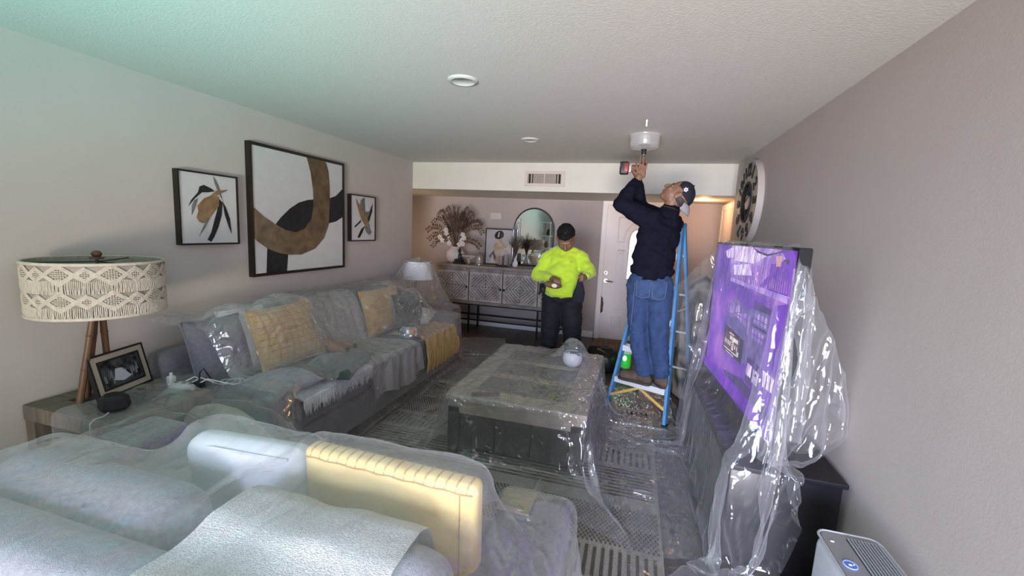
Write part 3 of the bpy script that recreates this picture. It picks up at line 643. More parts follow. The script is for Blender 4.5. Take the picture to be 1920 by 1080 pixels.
# clock
ck = thing('wall_clock', 'big round cream wall clock with bold black numerals on the right wall', 'clock', (XR, 4.565, 1.965))
CY, CZ, CR = 4.565, 1.968, .385
def onclock(r, a, off): return (XR-off, CY-r*math.sin(a), CZ+r*math.cos(a))     # a clockwise from 12 as seen from the room
m_clk = mat('clock_face_cream', (.44, .40, .36), .6, var=.06, vscale=6)
def disc(mb, r0, r1, o0, o1, n=64):
    P = [[onclock(r, 2*PI*k/n, o) for r, o in ((r0, o0), (r1, o0), (r1, o1), (r0, o1), (r0, o0))] for k in range(n+1)]
    return mb.grid(P)
disc(MB(), .19, CR, .035, .050).build('face', m_clk, ck, True)
disc(MB(), CR-.012, CR+.006, .001, .054).build('rim', m_clk, ck, True)
disc(MB(), .172, .192, .030, .058).build('inner_ring', m_ink, ck, True)
disc(MB(), .001, .175, .001, .027).build('back_plate', mat('clock_back', (.36, .33, .30), .7), ck)
disc(MB(), .001, .065, .03, .046).build('hub', m_clk, ck, True)
for k in range(24):
    a = 2*PI*k/24
    MB().cyl(onclock(.06, a, .036), onclock(.178, a+.05, .036), .0028, n=6).build('spoke', m_ink, ck)
for k in range(12):
    cu = bpy.data.curves.new('numeral', 'FONT'); cu.body = str(k or 12); cu.size = .155; cu.align_x = 'CENTER'; cu.align_y = 'CENTER'; cu.extrude = .003; cu.offset = .006
    to = bpy.data.objects.new('numeral', cu); C.objects.link(to); dg = bpy.context.evaluated_depsgraph_get(); dg.update()
    me = bpy.data.meshes.new_from_object(to.evaluated_get(dg)); bpy.data.objects.remove(to)
    a = 2*PI*k/12; c = Vector(onclock(.293, a, .053))
    rd_ = Vector((0, -math.sin(a), math.cos(a))); tg = Vector((0, -math.cos(a), -math.sin(a)))
    me.transform(Matrix(((tg.x, rd_.x, -1, c.x), (tg.y, rd_.y, 0, c.y), (tg.z, rd_.z, 0, c.z), (0, 0, 0, 1))))
    me.materials.clear(); me.materials.append(m_ink); link('numeral', me, ck)
for r_, a in ((.12, 4.9), (.15, 1.2)): MB().cyl(onclock(.0, a, .062), onclock(r_, a, .062), .005, .003, 6).build('hand', m_ink, ck)
# ------------------------------------------------------------------ rug
rug = thing('area_rug', 'beige area rug with bands of dark woven dots and stripes under the coffee table', 'rug', (-.85, 2.6, 0))
m_rug = mat('rug_beige', (.40, .365, .32), .95, var=.25, vscale=90, bump=.5, bscale=220, spec=.1); m_rugd = mat('rug_dark_tuft', (.115, .10, .088), .95, var=.4, vscale=60)
rx0, rx1, ry0, ry1 = -1.86, .272, .9, 4.0
MB().rbox(((rx0+rx1)/2, (ry0+ry1)/2, .005), (rx1-rx0, ry1-ry0, .009), .004, 2).build('rug_base', m_rug, rug)
tf = MB(); rg = random.Random(2)
def tuft(x, y, dx, dy): tf.box((x, y, .0115), (dx, dy, .006))
for y0 in (1.13, 1.88, 2.95, 3.72):                         # bands of short bars lying along the room
    for x in np.arange(rx0+.03, rx1-.02, .042): tuft(x, y0+.09, .016, .19+.02*rg.random())
for y0 in (2.115, 3.20):                                  # bands of knotted dots
    for j in range(17):
        for x in np.arange(rx0+.02+(j % 2)*.012, rx1-.015, .024): tuft(x, y0+j*.0195, .010, .012)
for y0 in (2.56, 3.56):                                   # bands of lines lying across the room
    for j in range(9): tuft((rx0+rx1)/2, y0+j*.038, rx1-rx0-.06, .012)
o = tf.build('woven_pattern', m_rugd, rug, weld=False); o['kind'] = 'stuff'
# patterned doormat by the front door
dm = thing('door_mat', 'flat brown patterned door mat in front of the front door', 'door mat', (-.02, 6.27, 0))
MB().rbox((-.02, 6.27, .005), (.86, .52, .009), .003, 1).build('mat_base', mat('mat_brown', (.20, .145, .10), .95, var=.3, vscale=40), dm)
q = MB()
for i in range(11):
    for j in range(7):
        x, y = -.40+i*.076, 6.05+j*.072
        q.add([(x-.03, y, .0105), (x, y-.028, .0105), (x+.03, y, .0105), (x, y+.028, .0105), (x-.012, y, .0112), (x, y-.011, .0112), (x+.012, y, .0112), (x, y+.011, .0112)], [(0, 1, 5, 4), (1, 2, 6, 5), (2, 3, 7, 6), (3, 0, 4, 7)])
o = q.build('woven_pattern', mat('mat_dark', (.07, .045, .03), .95), dm, weld=False); o['kind'] = 'stuff'

# ------------------------------------------------------------------ things on the long sofa
m_must = mat('mustard_velvet', (.50, .315, .095), .85, var=.2, vscale=12, bump=.35, bscale=40, sheen=.3)
m_butter = mat('butter_cotton', (.67, .49, .19), .85, var=.08, vscale=9, bump=.25, bscale=200, sheen=.2)
m_green = mat('forest_green_velvet', (.032, .055, .045), .8, var=.3, vscale=14, sheen=.3)
m_offw = mat('offwhite_fabric', (.62, .62, .63), .9, var=.1, vscale=30, bump=.3, bscale=150)
m_throw = mat('oatmeal_throw', (.40, .385, .375), .95, var=.12, vscale=60, bump=.4, bscale=240)
def cushion(name, label, c, u, v, w, h, t, m, grp='cushions on the long sofa', quilt=0, piping=None):
    M = frameM(c, u, v)
    o = thing(name, label, 'cushion', c, grp)
    MB().pillow(w, h, t, M, 16).build('cover', m, o, True, 70)
    e = [(M @ Vector((sx*w/2*(1-.06*(1-sy*sy)*abs(sx)), sy*h/2*(1-.06*(1-sx*sx)*abs(sy)), 0))) for sx, sy in [(a, -1) for a in np.linspace(-1, 1, 9)]+[(1, a) for a in np.linspace(-1, 1, 9)[1:]]+[(a, 1) for a in np.linspace(1, -1, 9)[1:]]+[(-1, a) for a in np.linspace(1, -1, 9)[1:]]]
    MB().tube(e, .006, 6).build('piping', piping or m, o, True)
    if quilt:
        qs = MB(); pw = 2.6
        def top(a, b): 
            k = max(0, (1-abs(a)**pw)*(1-abs(b)**pw))**.5
            return M @ Vector((a*(1-.06*(1-b*b)*abs(a))*w/2, b*(1-.06*(1-a*a)*abs(b))*h/2, t/2*k+.001))
        for i in range(1, quilt):
            a = -1+2*i/quilt
            qs.tube([top(a, b) for b in np.linspace(-.96, .96, 11)], .003, 5); qs.tube([top(b, a) for b in np.linspace(-.96, .96, 11)], .003, 5)
        x_ = qs.build('quilting', mat('mustard_stitch', (.33, .20, .06), .9), o, True); x_['kind'] = 'stuff'
    return o
cushion('mustard_cushion', 'quilted mustard yellow cushion leaning beside the white cushion', (-2.38, 2.50, .775), (0, 1, 0), (-.16, 0, .45), .58, .44, .17, m_must, quilt=10)
cushion('mustard_cushion', 'plain mustard cushion standing behind the green cushion at the far end of the sofa', (-2.415, 3.80, .73), (0, 1, 0), (-.12, 0, .45), .66, .46, .16, m_must)
cushion('green_cushion', 'dark green cushion standing against the far mustard cushion', (-2.27, 4.06, .685), (.06, 1, -.08), (-.12, .08, .40), .50, .38, .14, m_green)
cushion('green_cushion', 'dark green cushion lying flat on the sofa seat', (-2.07, 2.60, .545), (-.35, 1, 0), (1, .35, .06), .60, .42, .12, m_green)
cushion('grey_cushion', 'slate grey cushion leaning in the corner of the near sofa arm', (-2.46, 2.03, .76), (.10, 1, 0), (-.16, 0, .45), .36, .44, .20, m_sofa)
cushion('white_cushion', 'white cushion wedged between the grey and the quilted mustard cushions', (-2.49, 2.27, .775), (.06, 1, 0), (-.16, 0, .45), .34, .45, .15, m_offw)
cushion('grey_cushion', 'soft grey cushion lying on the sofa seat beside the near arm', (-2.14, 2.18, .555), (.4, 1, 0), (1, -.4, .1), .40, .34, .15, m_sofa2)
cushion('round_cushion', 'pale puffy cushion lying by the far sofa arm below the white lamp', (-2.33, 4.30, .575), (1, .2, 0), (-.2, 1, .15), .42, .36, .20, m_offw)
# oatmeal throw running from the back over the seat and down the front
prof = [(-2.70, .80), (-2.69, .95), (-2.64, .975), (-2.57, .965), (-2.50, .90), (-2.44, .75), (-2.40, .60), (-2.36, .525), (-2.28, .51), (-2.1, .513), (-1.95, .51), (-1.885, .485), (-1.873, .42), (-1.868, .32), (-1.862, .20)]
P = []
for i in np.linspace(0, 1, 61):
    k = i*(len(prof)-1); a = min(int(k), len(prof)-2); fr = k-a
    x = lerp(prof[a][0], prof[a+1][0], fr); z = lerp(prof[a][1], prof[a+1][1], fr)
    ya = lerp(2.80, 2.80, i); yb = lerp(3.40, 3.66, i)
    hang = max(0, (i-.78)/.22)
    P.append([(x+.018*math.sin(b*17+2)*hang+.006*math.sin(b*40+i*9), lerp(ya, yb, b), z+.004+.005*math.sin(b*23+i*14)+hang*.03*math.sin(b*8)) for b in np.linspace(0, 1, 41)])
th = thing('throw_blanket', 'oatmeal throw blanket running down the sofa back and over the seat', 'blanket', (-2.2, 3.2, .2))
MB().grid(P).build('cloth', m_throw, th, True, 180)
# white furry throw over the seat front
fz = thing('fur_throw', 'white furry throw with a ragged edge on the front of the sofa seat', 'blanket', (-1.95, 2.45, .5))
rf = random.Random(4); P = []
for i in np.linspace(0, 1, 15):
    P.append([(lerp(-2.12, -1.885, i), lerp(2.08, 2.80, b), .512+.006*rf.random()-.015*max(0, i-.85)/.15) for b in np.linspace(0, 1, 30)])
MB().grid(P).build('pelt', m_offw, fz, True, 180)
fr_ = MB()
for k in range(150):
    y = 2.08+.72*k/149+.01*rf.random(); x = -1.89; l_ = .05+.06*rf.random()
    fr_.tube([(x-.02, y, .515), (x+.012, y+.005, .50), (x+.018+.01*rf.random(), y+.012*(rf.random()-.5), .50-l_*.6), (x+.02, y+.03*(rf.random()-.5), .50-l_)], [.006, .006, .004, .001], 5)
o = fr_.build('fur_fringe', m_offw, fz, True); o['kind'] = 'stuff'
# mustard fringed throw at the far end
P = []
pr2 = [(-2.30, .508), (-2.1, .512), (-1.95, .512), (-1.885, .49), (-1.87, .44), (-1.865, .36)]
for i in np.linspace(0, 1, 26):
    k = i*(len(pr2)-1); a = min(int(k), len(pr2)-2); f_ = k-a
    P.append([(lerp(pr2[a][0], pr2[a+1][0], f_)+.008*math.sin(b*30)*i, 3.70+.78*b, lerp(pr2[a][1], pr2[a+1][1], f_)+.006+.004*math.sin(b*50)) for b in np.linspace(0, 1, 50)])
yt = thing('fringed_throw', 'mustard throw with long tassels hanging over the far end of the sofa seat', 'blanket', (-2, 4.1, .3))
MB().grid(P).build('cloth', m_must, yt, True, 180)
for k in range(20):
    y = 3.72+k*.039
    MB().tube([(-1.862, y, .37), (-1.856+.008*rf.random(), y+.004, .28), (-1.858, y+.012*(rf.random()-.5), .19-.03*rf.random())], [.010, .013, .009], 7).build('tassel', m_must, yt, True)
# foil bag
fb = thing('snack_bag', 'crumpled silvery snack bag with orange and white print on the sofa seat', 'bag', (-2.02, 3.62, .515))
P = []; rb_ = random.Random(8)
for i in range(11):
    row = []
    for j in range(18):
        a = 2*PI*j/18; t = i/10; r_ = .085*math.sin(PI*(.08+.84*t))**.5*(1+.22*(rb_.random()-.5))
        row.append((-2.02+r_*math.cos(a)*1.1, 3.62+r_*math.sin(a)*.9, .522+t*.12))
    P.append(row)
MB().grid(P, True).build('foil', mat('foil_silver', (.72, .73, .76), .22, .85, col2=(.45, .46, .5), vscale=30), fb)
MB().ell((-1.955, 3.57, .60), (.028, .03, .03)).build('orange_print', mat('print_orange', (.70, .25, .04), .4, var=.2), fb, True)
MB().ell((-1.95, 3.615, .575), (.024, .022, .026)).build('white_print', mat('print_white', (.8, .8, .78), .4), fb, True)
# plush toy lying half under the throw: two small feet stick out
ty = thing('plush_toy', 'small tan plush toy with two dark tipped feet lying on the throw', 'toy', (-2.25, 2.97, .52))
m_tan = mat('tan_plush', (.42, .20, .085), .9, var=.2, vscale=30); m_dkp = mat('dark_plush_tip', (.02, .015, .012), .8)
MB().ell((-2.33, 2.95, .57), (.07, .075, .055)).build('body', m_tan, ty, True)
for dy in (-.045, .05):
    MB().tube([(-2.30, 2.95+dy*.7, .57), (-2.24, 2.955+dy, .575), (-2.195, 2.96+dy*1.1, .578)], [.035, .03, .026], 10).build('foot', m_tan, ty, True)
    MB().ell((-2.178, 2.962+dy*1.12, .58), (.016, .022, .022)).build('toe_tip', m_dkp, ty, True)
MB().ell((-2.40, 2.94, .60), (.045, .05, .045)).build('head', m_tan, ty, True)
# beige blanket heaped over the near arm
P = []; rk = random.Random(12)
for i in range(17):
    t = i/16; row = []
    for j in range(36):
        a = 2*PI*j/36; R_ = (1-t**2.4)**.5 if t < 1 else 0
        w_ = 1+.07*math.sin(5*a+3*t)+.05*math.sin(9*a-4*t)
        row.append((-1.96+.40*R_*w_*math.cos(a)-.14*t*t, 1.705+.13*R_*w_*math.sin(a), .012+.59*t))
    P.append(row)
tag(MB().grid(P, True).build('beige_blanket', mat('beige_blanket', (.46, .42, .37), .95, var=.12, vscale=20, bump=.4, bscale=120), None, True, 180), 'pale beige blanket heaped beside the near end of the long sofa', 'blanket')

# ------------------------------------------------------------------ things on the near sofa
by = thing('butter_cushion', 'butter yellow box cushion with a blanket stitched edge on the near sofa', 'cushion', (-.665, 1.11, .50), 'cushions on the near sofa')
MBc = Matrix.Translation((-.665, 1.10, .66)) @ Euler((.05, .0, -.03)).to_matrix().to_4x4(); bw2, bd2, bh2 = .60, .068, .46
MB().rbox((0, 0, 0), (bw2, bd2, bh2), .022, 4, MBc).build('cover', m_butter, by, True)
stc = MB(); rst = random.Random(3)
for k in range(17):
    x = -bw2/2+.03+k*(bw2-.06)/16
    stc.tube([MBc @ Vector(p) for p in ((x, -bd2/2-.001, bh2/2-.028), (x+.003, -bd2/2+.008, bh2/2-.004), (x+.005, -.02, bh2/2+.001), (x+.004+.006*rst.random(), .02, bh2/2+.001), (x+.006, bd2/2-.008, bh2/2-.005))], .0028, 5)
stc.tube([MBc @ Vector((x, -bd2/2-.001+.001*math.sin(x*90), bh2/2-.026+.002*math.sin(x*70))) for x in np.linspace(-bw2/2+.012, bw2/2-.012, 40)], .0026, 5)
stc.tube([MBc @ Vector((bw2/2-.05, -bd2/2-.001, z)) for z in np.linspace(bh2/2-.03, -bh2/2+.05, 12)], .002, 5)
o = stc.build('blanket_stitch', mat('stitch_tan', (.36, .23, .09), .9), by, True); o['kind'] = 'stuff'
wc = thing('white_cushion', 'plain white cushion beside the butter yellow cushion on the near sofa', 'cushion', (-1.22, 1.12, .50), 'cushions on the near sofa')
tiltbox(MB(), (-1.22, 1.125, .635), (.50, .13, .43), .062, rx=.10, ry=-.05).build('cover', mat('white_cotton', (.66, .665, .68), .9, var=.05, bump=.2, bscale=100), wc, True)
MB().tube([(-1.44, 1.065, .80), (-1.33, 1.057, .822), (-1.2, 1.055, .828), (-1.02, 1.06, .835)], .004, 6).build('seam', MATS['white_cotton'], wc, True)
P = []
for i in np.linspace(0, 1, 40):
    # over the top of the right back cushion, front to back
    pts = [(1.01, .56), (1.005, .70), (.975, .79), (.92, .822), (.86, .823), (.79, .82), (.745, .80), (.70, .79), (.62, .795), (.545, .79), (.528, .72), (.524, .56), (.524, .40)]
    k = i*(len(pts)-1); a = min(int(k), len(pts)-2); f_ = k-a
    y, z = lerp(pts[a][0], pts[a+1][0], f_), lerp(pts[a][1], pts[a+1][1], f_)
    P.append([(lerp(-.99-.06*i, -.47, b), y-.004*math.sin(b*18), z+.008+.006*math.sin(b*9+i*6)) for b in np.linspace(0, 1, 30)])
kt = thing('knit_throw', 'chunky white knit throw over the back of the near sofa', 'blanket', (-.75, .8, .5))
MB().grid(P).build('cloth', mat('white_knit', (.66, .645, .62), .95, col2=(.42, .41, .39), vscale=150, bump=.8, bscale=210, stretch=(1, 1.6, 1.6)), kt, True, 180)
sp = tag(MB().rbox((-.335, 1.41, .6275), (.12, .13, .008), .003, 2).build('wooden_tray', mat('pale_wood_tray', (.36, .30, .22), .5, var=.2, vscale=8, stretch=(1, 8, 1)), None), 'flat pale wooden tray lying on the arm of the near sofa', 'tray')

# ------------------------------------------------------------------ side table things
def tripod_lamp(name, label, c, z0, zs0, zs1, rs, shade_m, wood, macrame):
    t = thing(name, label, 'table lamp', (c[0], c[1], z0))
    top = Vector((c[0], c[1], zs0+.05))
    for a, r_ in ((4.15, .11), (2.55, .16), (.55, .10) if not macrame else (3.4, .12)):
        foot = Vector((c[0]+r_*math.cos(a), c[1]+r_*math.sin(a), z0)); P = [foot.lerp(top+Vector((.02*math.cos(a), .02*math.sin(a), 0)), k/6) for k in range(7)]
        MB().tube(P, [.017, .016, .0165, .015, .016, .0145, .014] if macrame else [.011]*7, 12).build('leg', wood, t, True)
        if macrame:
            for k in (2, 4): MB().lathe([(.016, -.004), (.0185, 0), (.016, .004)], P[k], 12).build('bamboo_node', wood, t, True)
    MB().cyl((c[0], c[1], zs0), (c[0], c[1], zs1+.01), .008).build('stem', wood, t)
    MB().cyl((c[0], c[1], zs1+.005), (c[0], c[1], zs1+.014), .03).ell((c[0], c[1], zs1+.03), (.022, .022, .018)).build('finial', wood, t, True)
    sp_ = MB()
    for a in (0, 2*PI/3, 4*PI/3): sp_.cyl((c[0], c[1], zs1-.01), (c[0]+rs*math.cos(a), c[1]+rs*math.sin(a), zs1-.01), .003, n=6)
    sp_.build('spider_bracket', m_blk, t)
    taper = 1 if macrame else .80
    n = 64
    sh_ = MB(); sh_.grid([[(c[0]+r_*math.cos(2*PI*k/n), c[1]+r_*math.sin(2*PI*k/n), z) for k in range(n)] for r_, z in ((rs*taper, zs1), (rs, zs0), (rs-.004, zs0), (rs*taper-.004, zs1), (rs*taper, zs1))], True)
    sd = sh_.build('shade', shade_m, t, True, 50)
    return t, sd
m_bam = mat('bamboo_brown', (.16, .085, .045), .45, var=.4, vscale=6, stretch=(3, 3, .5)); m_liner = mat('shade_liner', (.34, .30, .25), .9, var=.2, vscale=50)
LC = (-2.665, 1.545); rs, z0s, z1s = .265, 1.085, 1.352
lampA, shade = tripod_lamp('table_lamp', 'table lamp with a cream macrame drum shade on bamboo tripod legs', LC, .60, z0s, z1s, rs, m_liner, m_bam, True)
m_cord = mat('cotton_cord', (.56, .50, .41), .9, var=.15, vscale=60, bump=.3, bscale=120)
def cylp(a, z, off=.004): return (LC[0]+(rs+off)*math.cos(a), LC[1]+(rs+off)*math.sin(a), z)
for z, r_ in ((z1s-.004, .008), (z0s+.004, .008)): MB().tube([cylp(a, z) for a in np.linspace(0, 2*PI, 49)], r_, 8, False).build('rim_cord', m_cord, shade, True)
nd = 9
for zc, amp, n_c in ((z1s-.052, .036, 3), (z0s+.088, .034, 3)):
    for sgn in (1, -1):
        for j in range(n_c):
            tri = lambda a: 2*abs(((a*nd/(2*PI)) % 1)-.5)*2-1
            if sgn == -1 and j < n_c-1 and amp < .035: pass
            MB().tube([cylp(a, zc+sgn*(amp*tri(a))-(.0075*j if sgn > 0 else -.0075*j)*1, .005) for a in np.linspace(0, 2*PI, nd*8+1)], .0036, 5, False).build('zigzag_cord', m_cord, shade, True)
kn = MB(); fg = MB(); rl = random.Random(6)
for zc, amp in ((z1s-.052, .036), (z0s+.088, .034)):
    for k in range(nd*2):
        a0 = (k+.0)*PI/nd
        for iu in range(-3, 4):
            for iv in range(-3, 4):
                if abs(iu)+abs(iv) > 3: continue
                kn.ell(cylp(a0+iu*.036, zc+iv*.0095+.0, .003), (.0055, .0055, .0042), n=6, m=4)
for zt, zb, step in ((z1s-.085, z0s+.125, .0245), (z0s+.055, z0s+.008, .027)):
    for a in np.arange(0, 2*PI, step):
        fg.tube([cylp(a, zt+.012*abs(math.sin(a*nd/2)), .004), cylp(a+.012*(rl.random()-.5), (zt+zb)/2, .007), cylp(a+.02*(rl.random()-.5), zb, .004)], .0026, 5, False)
o = kn.build('knot_field', m_cord, shade, True); o['kind'] = 'stuff'
o = fg.build('cord_fringe', m_cord, shade, True); o['kind'] = 'stuff'

# tilted photo frame
pf = thing('photo_frame', 'champagne photo frame with a black and white wedding picture on the side table', 'photo frame', (-2.68, 1.64, .60))
B1, B2 = Vector((-2.645, 1.49, .603)), Vector((-2.735, 1.81, .603)); eu = (B2-B1); W_ = eu.length; eu.normalize()
ev = Vector((-.045, -.03, .215)); ev = (ev-eu*ev.dot(eu)).normalized(); Hh = .24
MF = frameM(B1+eu*W_/2+ev*Hh/2, eu, ev)
def fr_rect(mb, x0, x1, y0, y1, z0, z1): return mb.box(((x0+x1)/2, (y0+y1)/2, (z0+z1)/2), (x1-x0, y1-y0, z1-z0), MF)
sgn = 1 if (MF.to_3x3() @ Vector((0, 0, 1))).x > 0 else -1
w2, h2 = W_/2, Hh/2
def ringp(x, y, t_, za, zb):
    mb = MB(); za, zb = sorted((za*sgn, zb*sgn))
    for q_ in ((-x, x, -y, -y+t_), (-x, x, y-t_, y), (-x, -x+t_, -y+t_, y-t_), (x-t_, x, -y+t_, y-t_)): fr_rect(mb, *q_, za, zb)
    return mb
ringp(w2, h2, .010, -.012, .010).build('outer_frame', mat('frame_black', (.015, .014, .014), .4), pf)
ringp(w2-.010, h2-.010, .028, -.006, .008).build('champagne_mat', mat('frame_champagne', (.50, .42, .33), .4, .2), pf)
ringp(w2-.038, h2-.038, .009, -.006, .010).build('inner_frame', MATS['frame_black'], pf)
fr_rect(MB(), -w2+.04, w2-.04, -h2+.04, h2-.04, *sorted((-.006*sgn, 0))).build('print', mat('photo_grey', (.10, .10, .105), .25, col2=(.015, .015, .016), vscale=30), pf)
pm = MB(); rp2 = random.Random(21)
for k in range(15):
    x, y = -.10+.20*rp2.random(), -.03+.05*rp2.random()
    pm.add([MF @ Vector(p) for p in [(x-.006, y-.03, .001*sgn), (x+.006, y-.03, .001*sgn), (x+.004, y+.006, .001*sgn), (x, y+.012, .001*sgn), (x-.004, y+.006, .001*sgn)]], [(0, 1, 2, 3, 4)])
o = pm.build('photo_guests', mat('photo_mid', (.22, .22, .23), .3), pf); o['kind'] = 'stuff'
MB().add([MF @ Vector(p) for p in [(-.03, .02, .0015*sgn), (.01, .015, .0015*sgn), (.055, -.045, .0015*sgn), (.0, -.058, .0015*sgn), (-.05, -.04, .0015*sgn)]], [(0, 1, 2, 3, 4)]).build('photo_bride', mat('photo_pale', (.55, .56, .6), .3), pf)
MB().cyl(MF @ Vector((0, h2*.5, -.012*sgn)), Vector((-2.81, 1.60, .603)), .006, n=6).build('easel_strut', MATS['frame_black'], pf)
# small black camera-like cube with its white lead
sc_ = thing('black_speaker', 'small faceted black smart speaker on the front edge of the side table', 'speaker', (-2.47, 1.455, .60))
P = [[(-2.47+r_*1.15*math.cos(a), 1.455+r_*math.sin(a), .602+z) for a in [2*PI*k/8+.2 for k in range(8)]] for r_, z in ((.001, 0), (.048, 0), (.062, .025), (.056, .07), (.04, .085), (.001, .085))]
MB().grid(P, True).build('body', mat('black_rubber', (.012, .012, .013), .55), sc_, True, 30)
MB().tube([(-2.44, 1.41, .612), (-2.43, 1.38, .606), (-2.44, 1.352, .604), (-2.43, 1.325, .59), (-2.425, 1.32, .50)], .0035, 6).build('power_lead', mat('white_cable', (.72, .71, .70), .5), sc_, True)
# chargers and tangled leads
pl = thing('plug_adapter', 'white upright plug charger beside the photo frame', 'charger', (-2.56, 1.80, .60))
MB().rbox((-2.56, 1.80, .63), (.038, .038, .058), .008, 3).build('body', mat('white_plastic', (.66, .65, .62), .45), pl, True); MB().cyl((-2.56, 1.80, .659), (-2.56, 1.80, .678), .009).build('prong', MATS['white_plastic'], pl)
ps = thing('power_strip', 'white power strip lying at the sofa end of the side table', 'power strip', (-2.45, 1.79, .60))
MB().rbox((-2.45, 1.79, .619), (.16, .05, .032), .008, 2, rz=.2).build('body', MATS['white_plastic'], ps, True)
for k in (-.045, 0, .045): MB().cyl((-2.45+k, 1.79+k*.2, .635), (-2.45+k, 1.79+k*.2, .637), .012).build('socket', m_dark, ps)
bp_ = thing('black_adapter', 'black plug adapter with a looped black lead near the sofa arm', 'charger', (-2.37, 1.815, .60))
MB().rbox((-2.365, 1.815, .625), (.05, .04, .045), .006, 2).build('body', m_black, bp_, True)
MB().tube([(-2.365, 1.815, .648), (-2.362, 1.82, .70), (-2.345, 1.83, .725), (-2.33, 1.84, .69), (-2.325, 1.86, .65), (-2.28, 1.92, .612), (-2.2, 1.97, .61)], .004, 6).build('lead', m_black, bp_, True)
for k in range(3):
    ph = k*.7; x0, y0 = -2.45+.05*k, 1.82
    pts = [(x0, y0-.02, .642), (x0+.02, y0+.02, .66)]+[(x0+.10+.075*math.cos(ph+a)+.012*a, 1.945+.05*math.sin(ph+a), .609+.005*k+.004*math.sin(3*a)) for a in np.linspace(-2.2, 4.2-.7*k, 14)]
    tag(MB().tube(pts, .0035, 6).build('white_lead', MATS['white_cable'], None, True), ('white charging lead coiled tightly on the sofa arm', 'white charging lead looped in the middle of the tangle', 'white charging lead trailing loosest over the sofa arm')[k], 'cable', 'white leads on the sofa arm')

# ------------------------------------------------------------------ end table and white lamp at the far end of the sofa
et = thing('end_table', 'dark carved end table beyond the sofa under clear sheeting', 'end table', (-2.52, 4.93, 0))
m_carv = mat('carved_dark_wood', (.13, .085, .055), .6, col2=(.035, .022, .015), vscale=22, bump=.6, bscale=30)
MB().rbox((-2.52, 4.93, .555), (.74, .50, .035), .006, 2).build('top', m_carv, et)
MB().box((-2.52, 4.93, .29), (.68, .44, .49)).build('body', m_carv, et)
for k in range(4): MB().rbox((-2.78+k*.173, 4.70, .29), (.15, .02, .42), .004, 1).build('front_panel', m_carv, et)
for k in range(3): MB().rbox((-2.17, 4.78+k*.15, .29), (.02, .13, .42), .004, 1).build('side_panel', m_carv, et)
for x in (-2.82, -2.22):
    for y in (4.73, 5.13): MB().box((x, y, .0225), (.05, .05, .045)).build('foot', m_carv, et)
m_shw = mat('white_shade', (.80, .80, .79), .85, var=.03)
tripod_lamp('table_lamp', 'table lamp with a plain white shade draped in clear plastic by the entry', (-2.64, 4.95), .5725, .925, 1.148, .195, m_shw, mat('whitewashed_wood', (.42, .38, .33), .6), False)

# ------------------------------------------------------------------ things on the coffee table
rm = thing('remote_control', 'slim dark remote control lying on the near edge of the coffee table', 'remote', (-.92, 2.745, .445))
MB().rbox((-.92, 2.745, .454), (.20, .042, .017), .006, 2, rz=.38).build('body', mat('remote_black', (.02, .018, .02), .4), rm, True)
for i in range(6): MB().cyl((-.985+i*.026*.93, 2.72+i*.026*.37, .4625), (-.985+i*.026*.93, 2.72+i*.026*.37, .465), .006, n=8).build('button', mat('button_grey', (.10, .09, .10), .5), rm)
pt = thing('potted_plant', 'small green plant in a round white pot under sheeting on the coffee table', 'plant', (-.44, 3.66, .445))
MB().lathe([(.045, 0), (.075, .03), (.088, .075), (.075, .12), (.062, .13), (.055, .128), (.06, .10)], (-.44, 3.66, .446), 28).build('pot', mat('white_ceramic', (.66, .67, .68), .2), pt, True, 60)
m_leaf = mat('leaf_green', (.07, .115, .055), .5, var=.35, vscale=20); rq = random.Random(31)
for k in range(26):
    a = rq.random()*2*PI; r_ = .03+.075*rq.random(); z = .575+.085*rq.random(); c = Vector((-.44+r_*math.cos(a), 3.66+r_*math.sin(a), z))
    u = Vector((math.cos(a), math.sin(a), .5-rq.random()*.6)).normalized(); M = frameM(c, u, (-math.sin(a), math.cos(a), 0))
    MB().add([M @ Vector(p) for p in [(-.03, 0, 0), (-.012, .016, .004), (.012, .014, .004), (.034, 0, -.004), (.012, -.014, .004), (-.012, -.016, .004)]], [(0, 1, 2, 3), (0, 3, 4, 5)]).build('leaf', m_leaf, pt, True)
MB().lathe([(.001, .0), (.055, 0), (.055, .004), (.001, .012)], (-.44, 3.66, .565), 20).build('soil', mat('soil', (.03, .02, .015), .95), pt)

# ------------------------------------------------------------------ sideboard things
ZT = 1.046
vs = thing('dried_bouquet', 'dried palm and white orchid bouquet in a round cream vase on the sideboard', 'vase', (-2.69, 6.26, ZT))
MB().lathe([(.07, 0), (.125, .03), (.15, .10), (.14, .17), (.10, .215), (.075, .235), (.085, .255), (.075, .252), (.06, .22)], (-2.69, 6.26, ZT), 32).build('vase', mat('matte_cream_ceramic', (.56, .50, .46), .8, var=.1, vscale=12, bump=.2, bscale=60), vs, True, 60)
m_dry = mat('dried_brown', (.115, .068, .042), .8, var=.5, vscale=20); m_dry2 = mat('dried_dark', (.055, .034, .024), .8, var=.4, vscale=20); m_orch = mat('orchid_white', (.62, .585, .53), .7, var=.1, vscale=30)
rb2 = random.Random(17); base = Vector((-2.69, 6.26, ZT+.22))
def leafs(mb, P, n, size, rnd):
    for k in range(n):
        t = .30+.70*k/n; i = min(int(t*(len(P)-1)), len(P)-2); p = P[i].lerp(P[i+1], t*(len(P)-1)-i); d = (P[i+1]-P[i]).normalized()
        for sg in (-1, 1):
            s_ = d.cross(Vector((0, -1, 0))).normalized()*sg; u = (d*.6+s_*.9+Vector((0, -.3+.6*rnd.random(), 0))).normalized(); M = frameM(p+u*size*.5, u, d)
            mb.add([M @ Vector(q_) for q_ in [(-size*.5, 0, 0), (0, size*.24, .003), (size*.5, 0, 0), (0, -size*.24, .003)]], [(0, 1, 2, 3)])
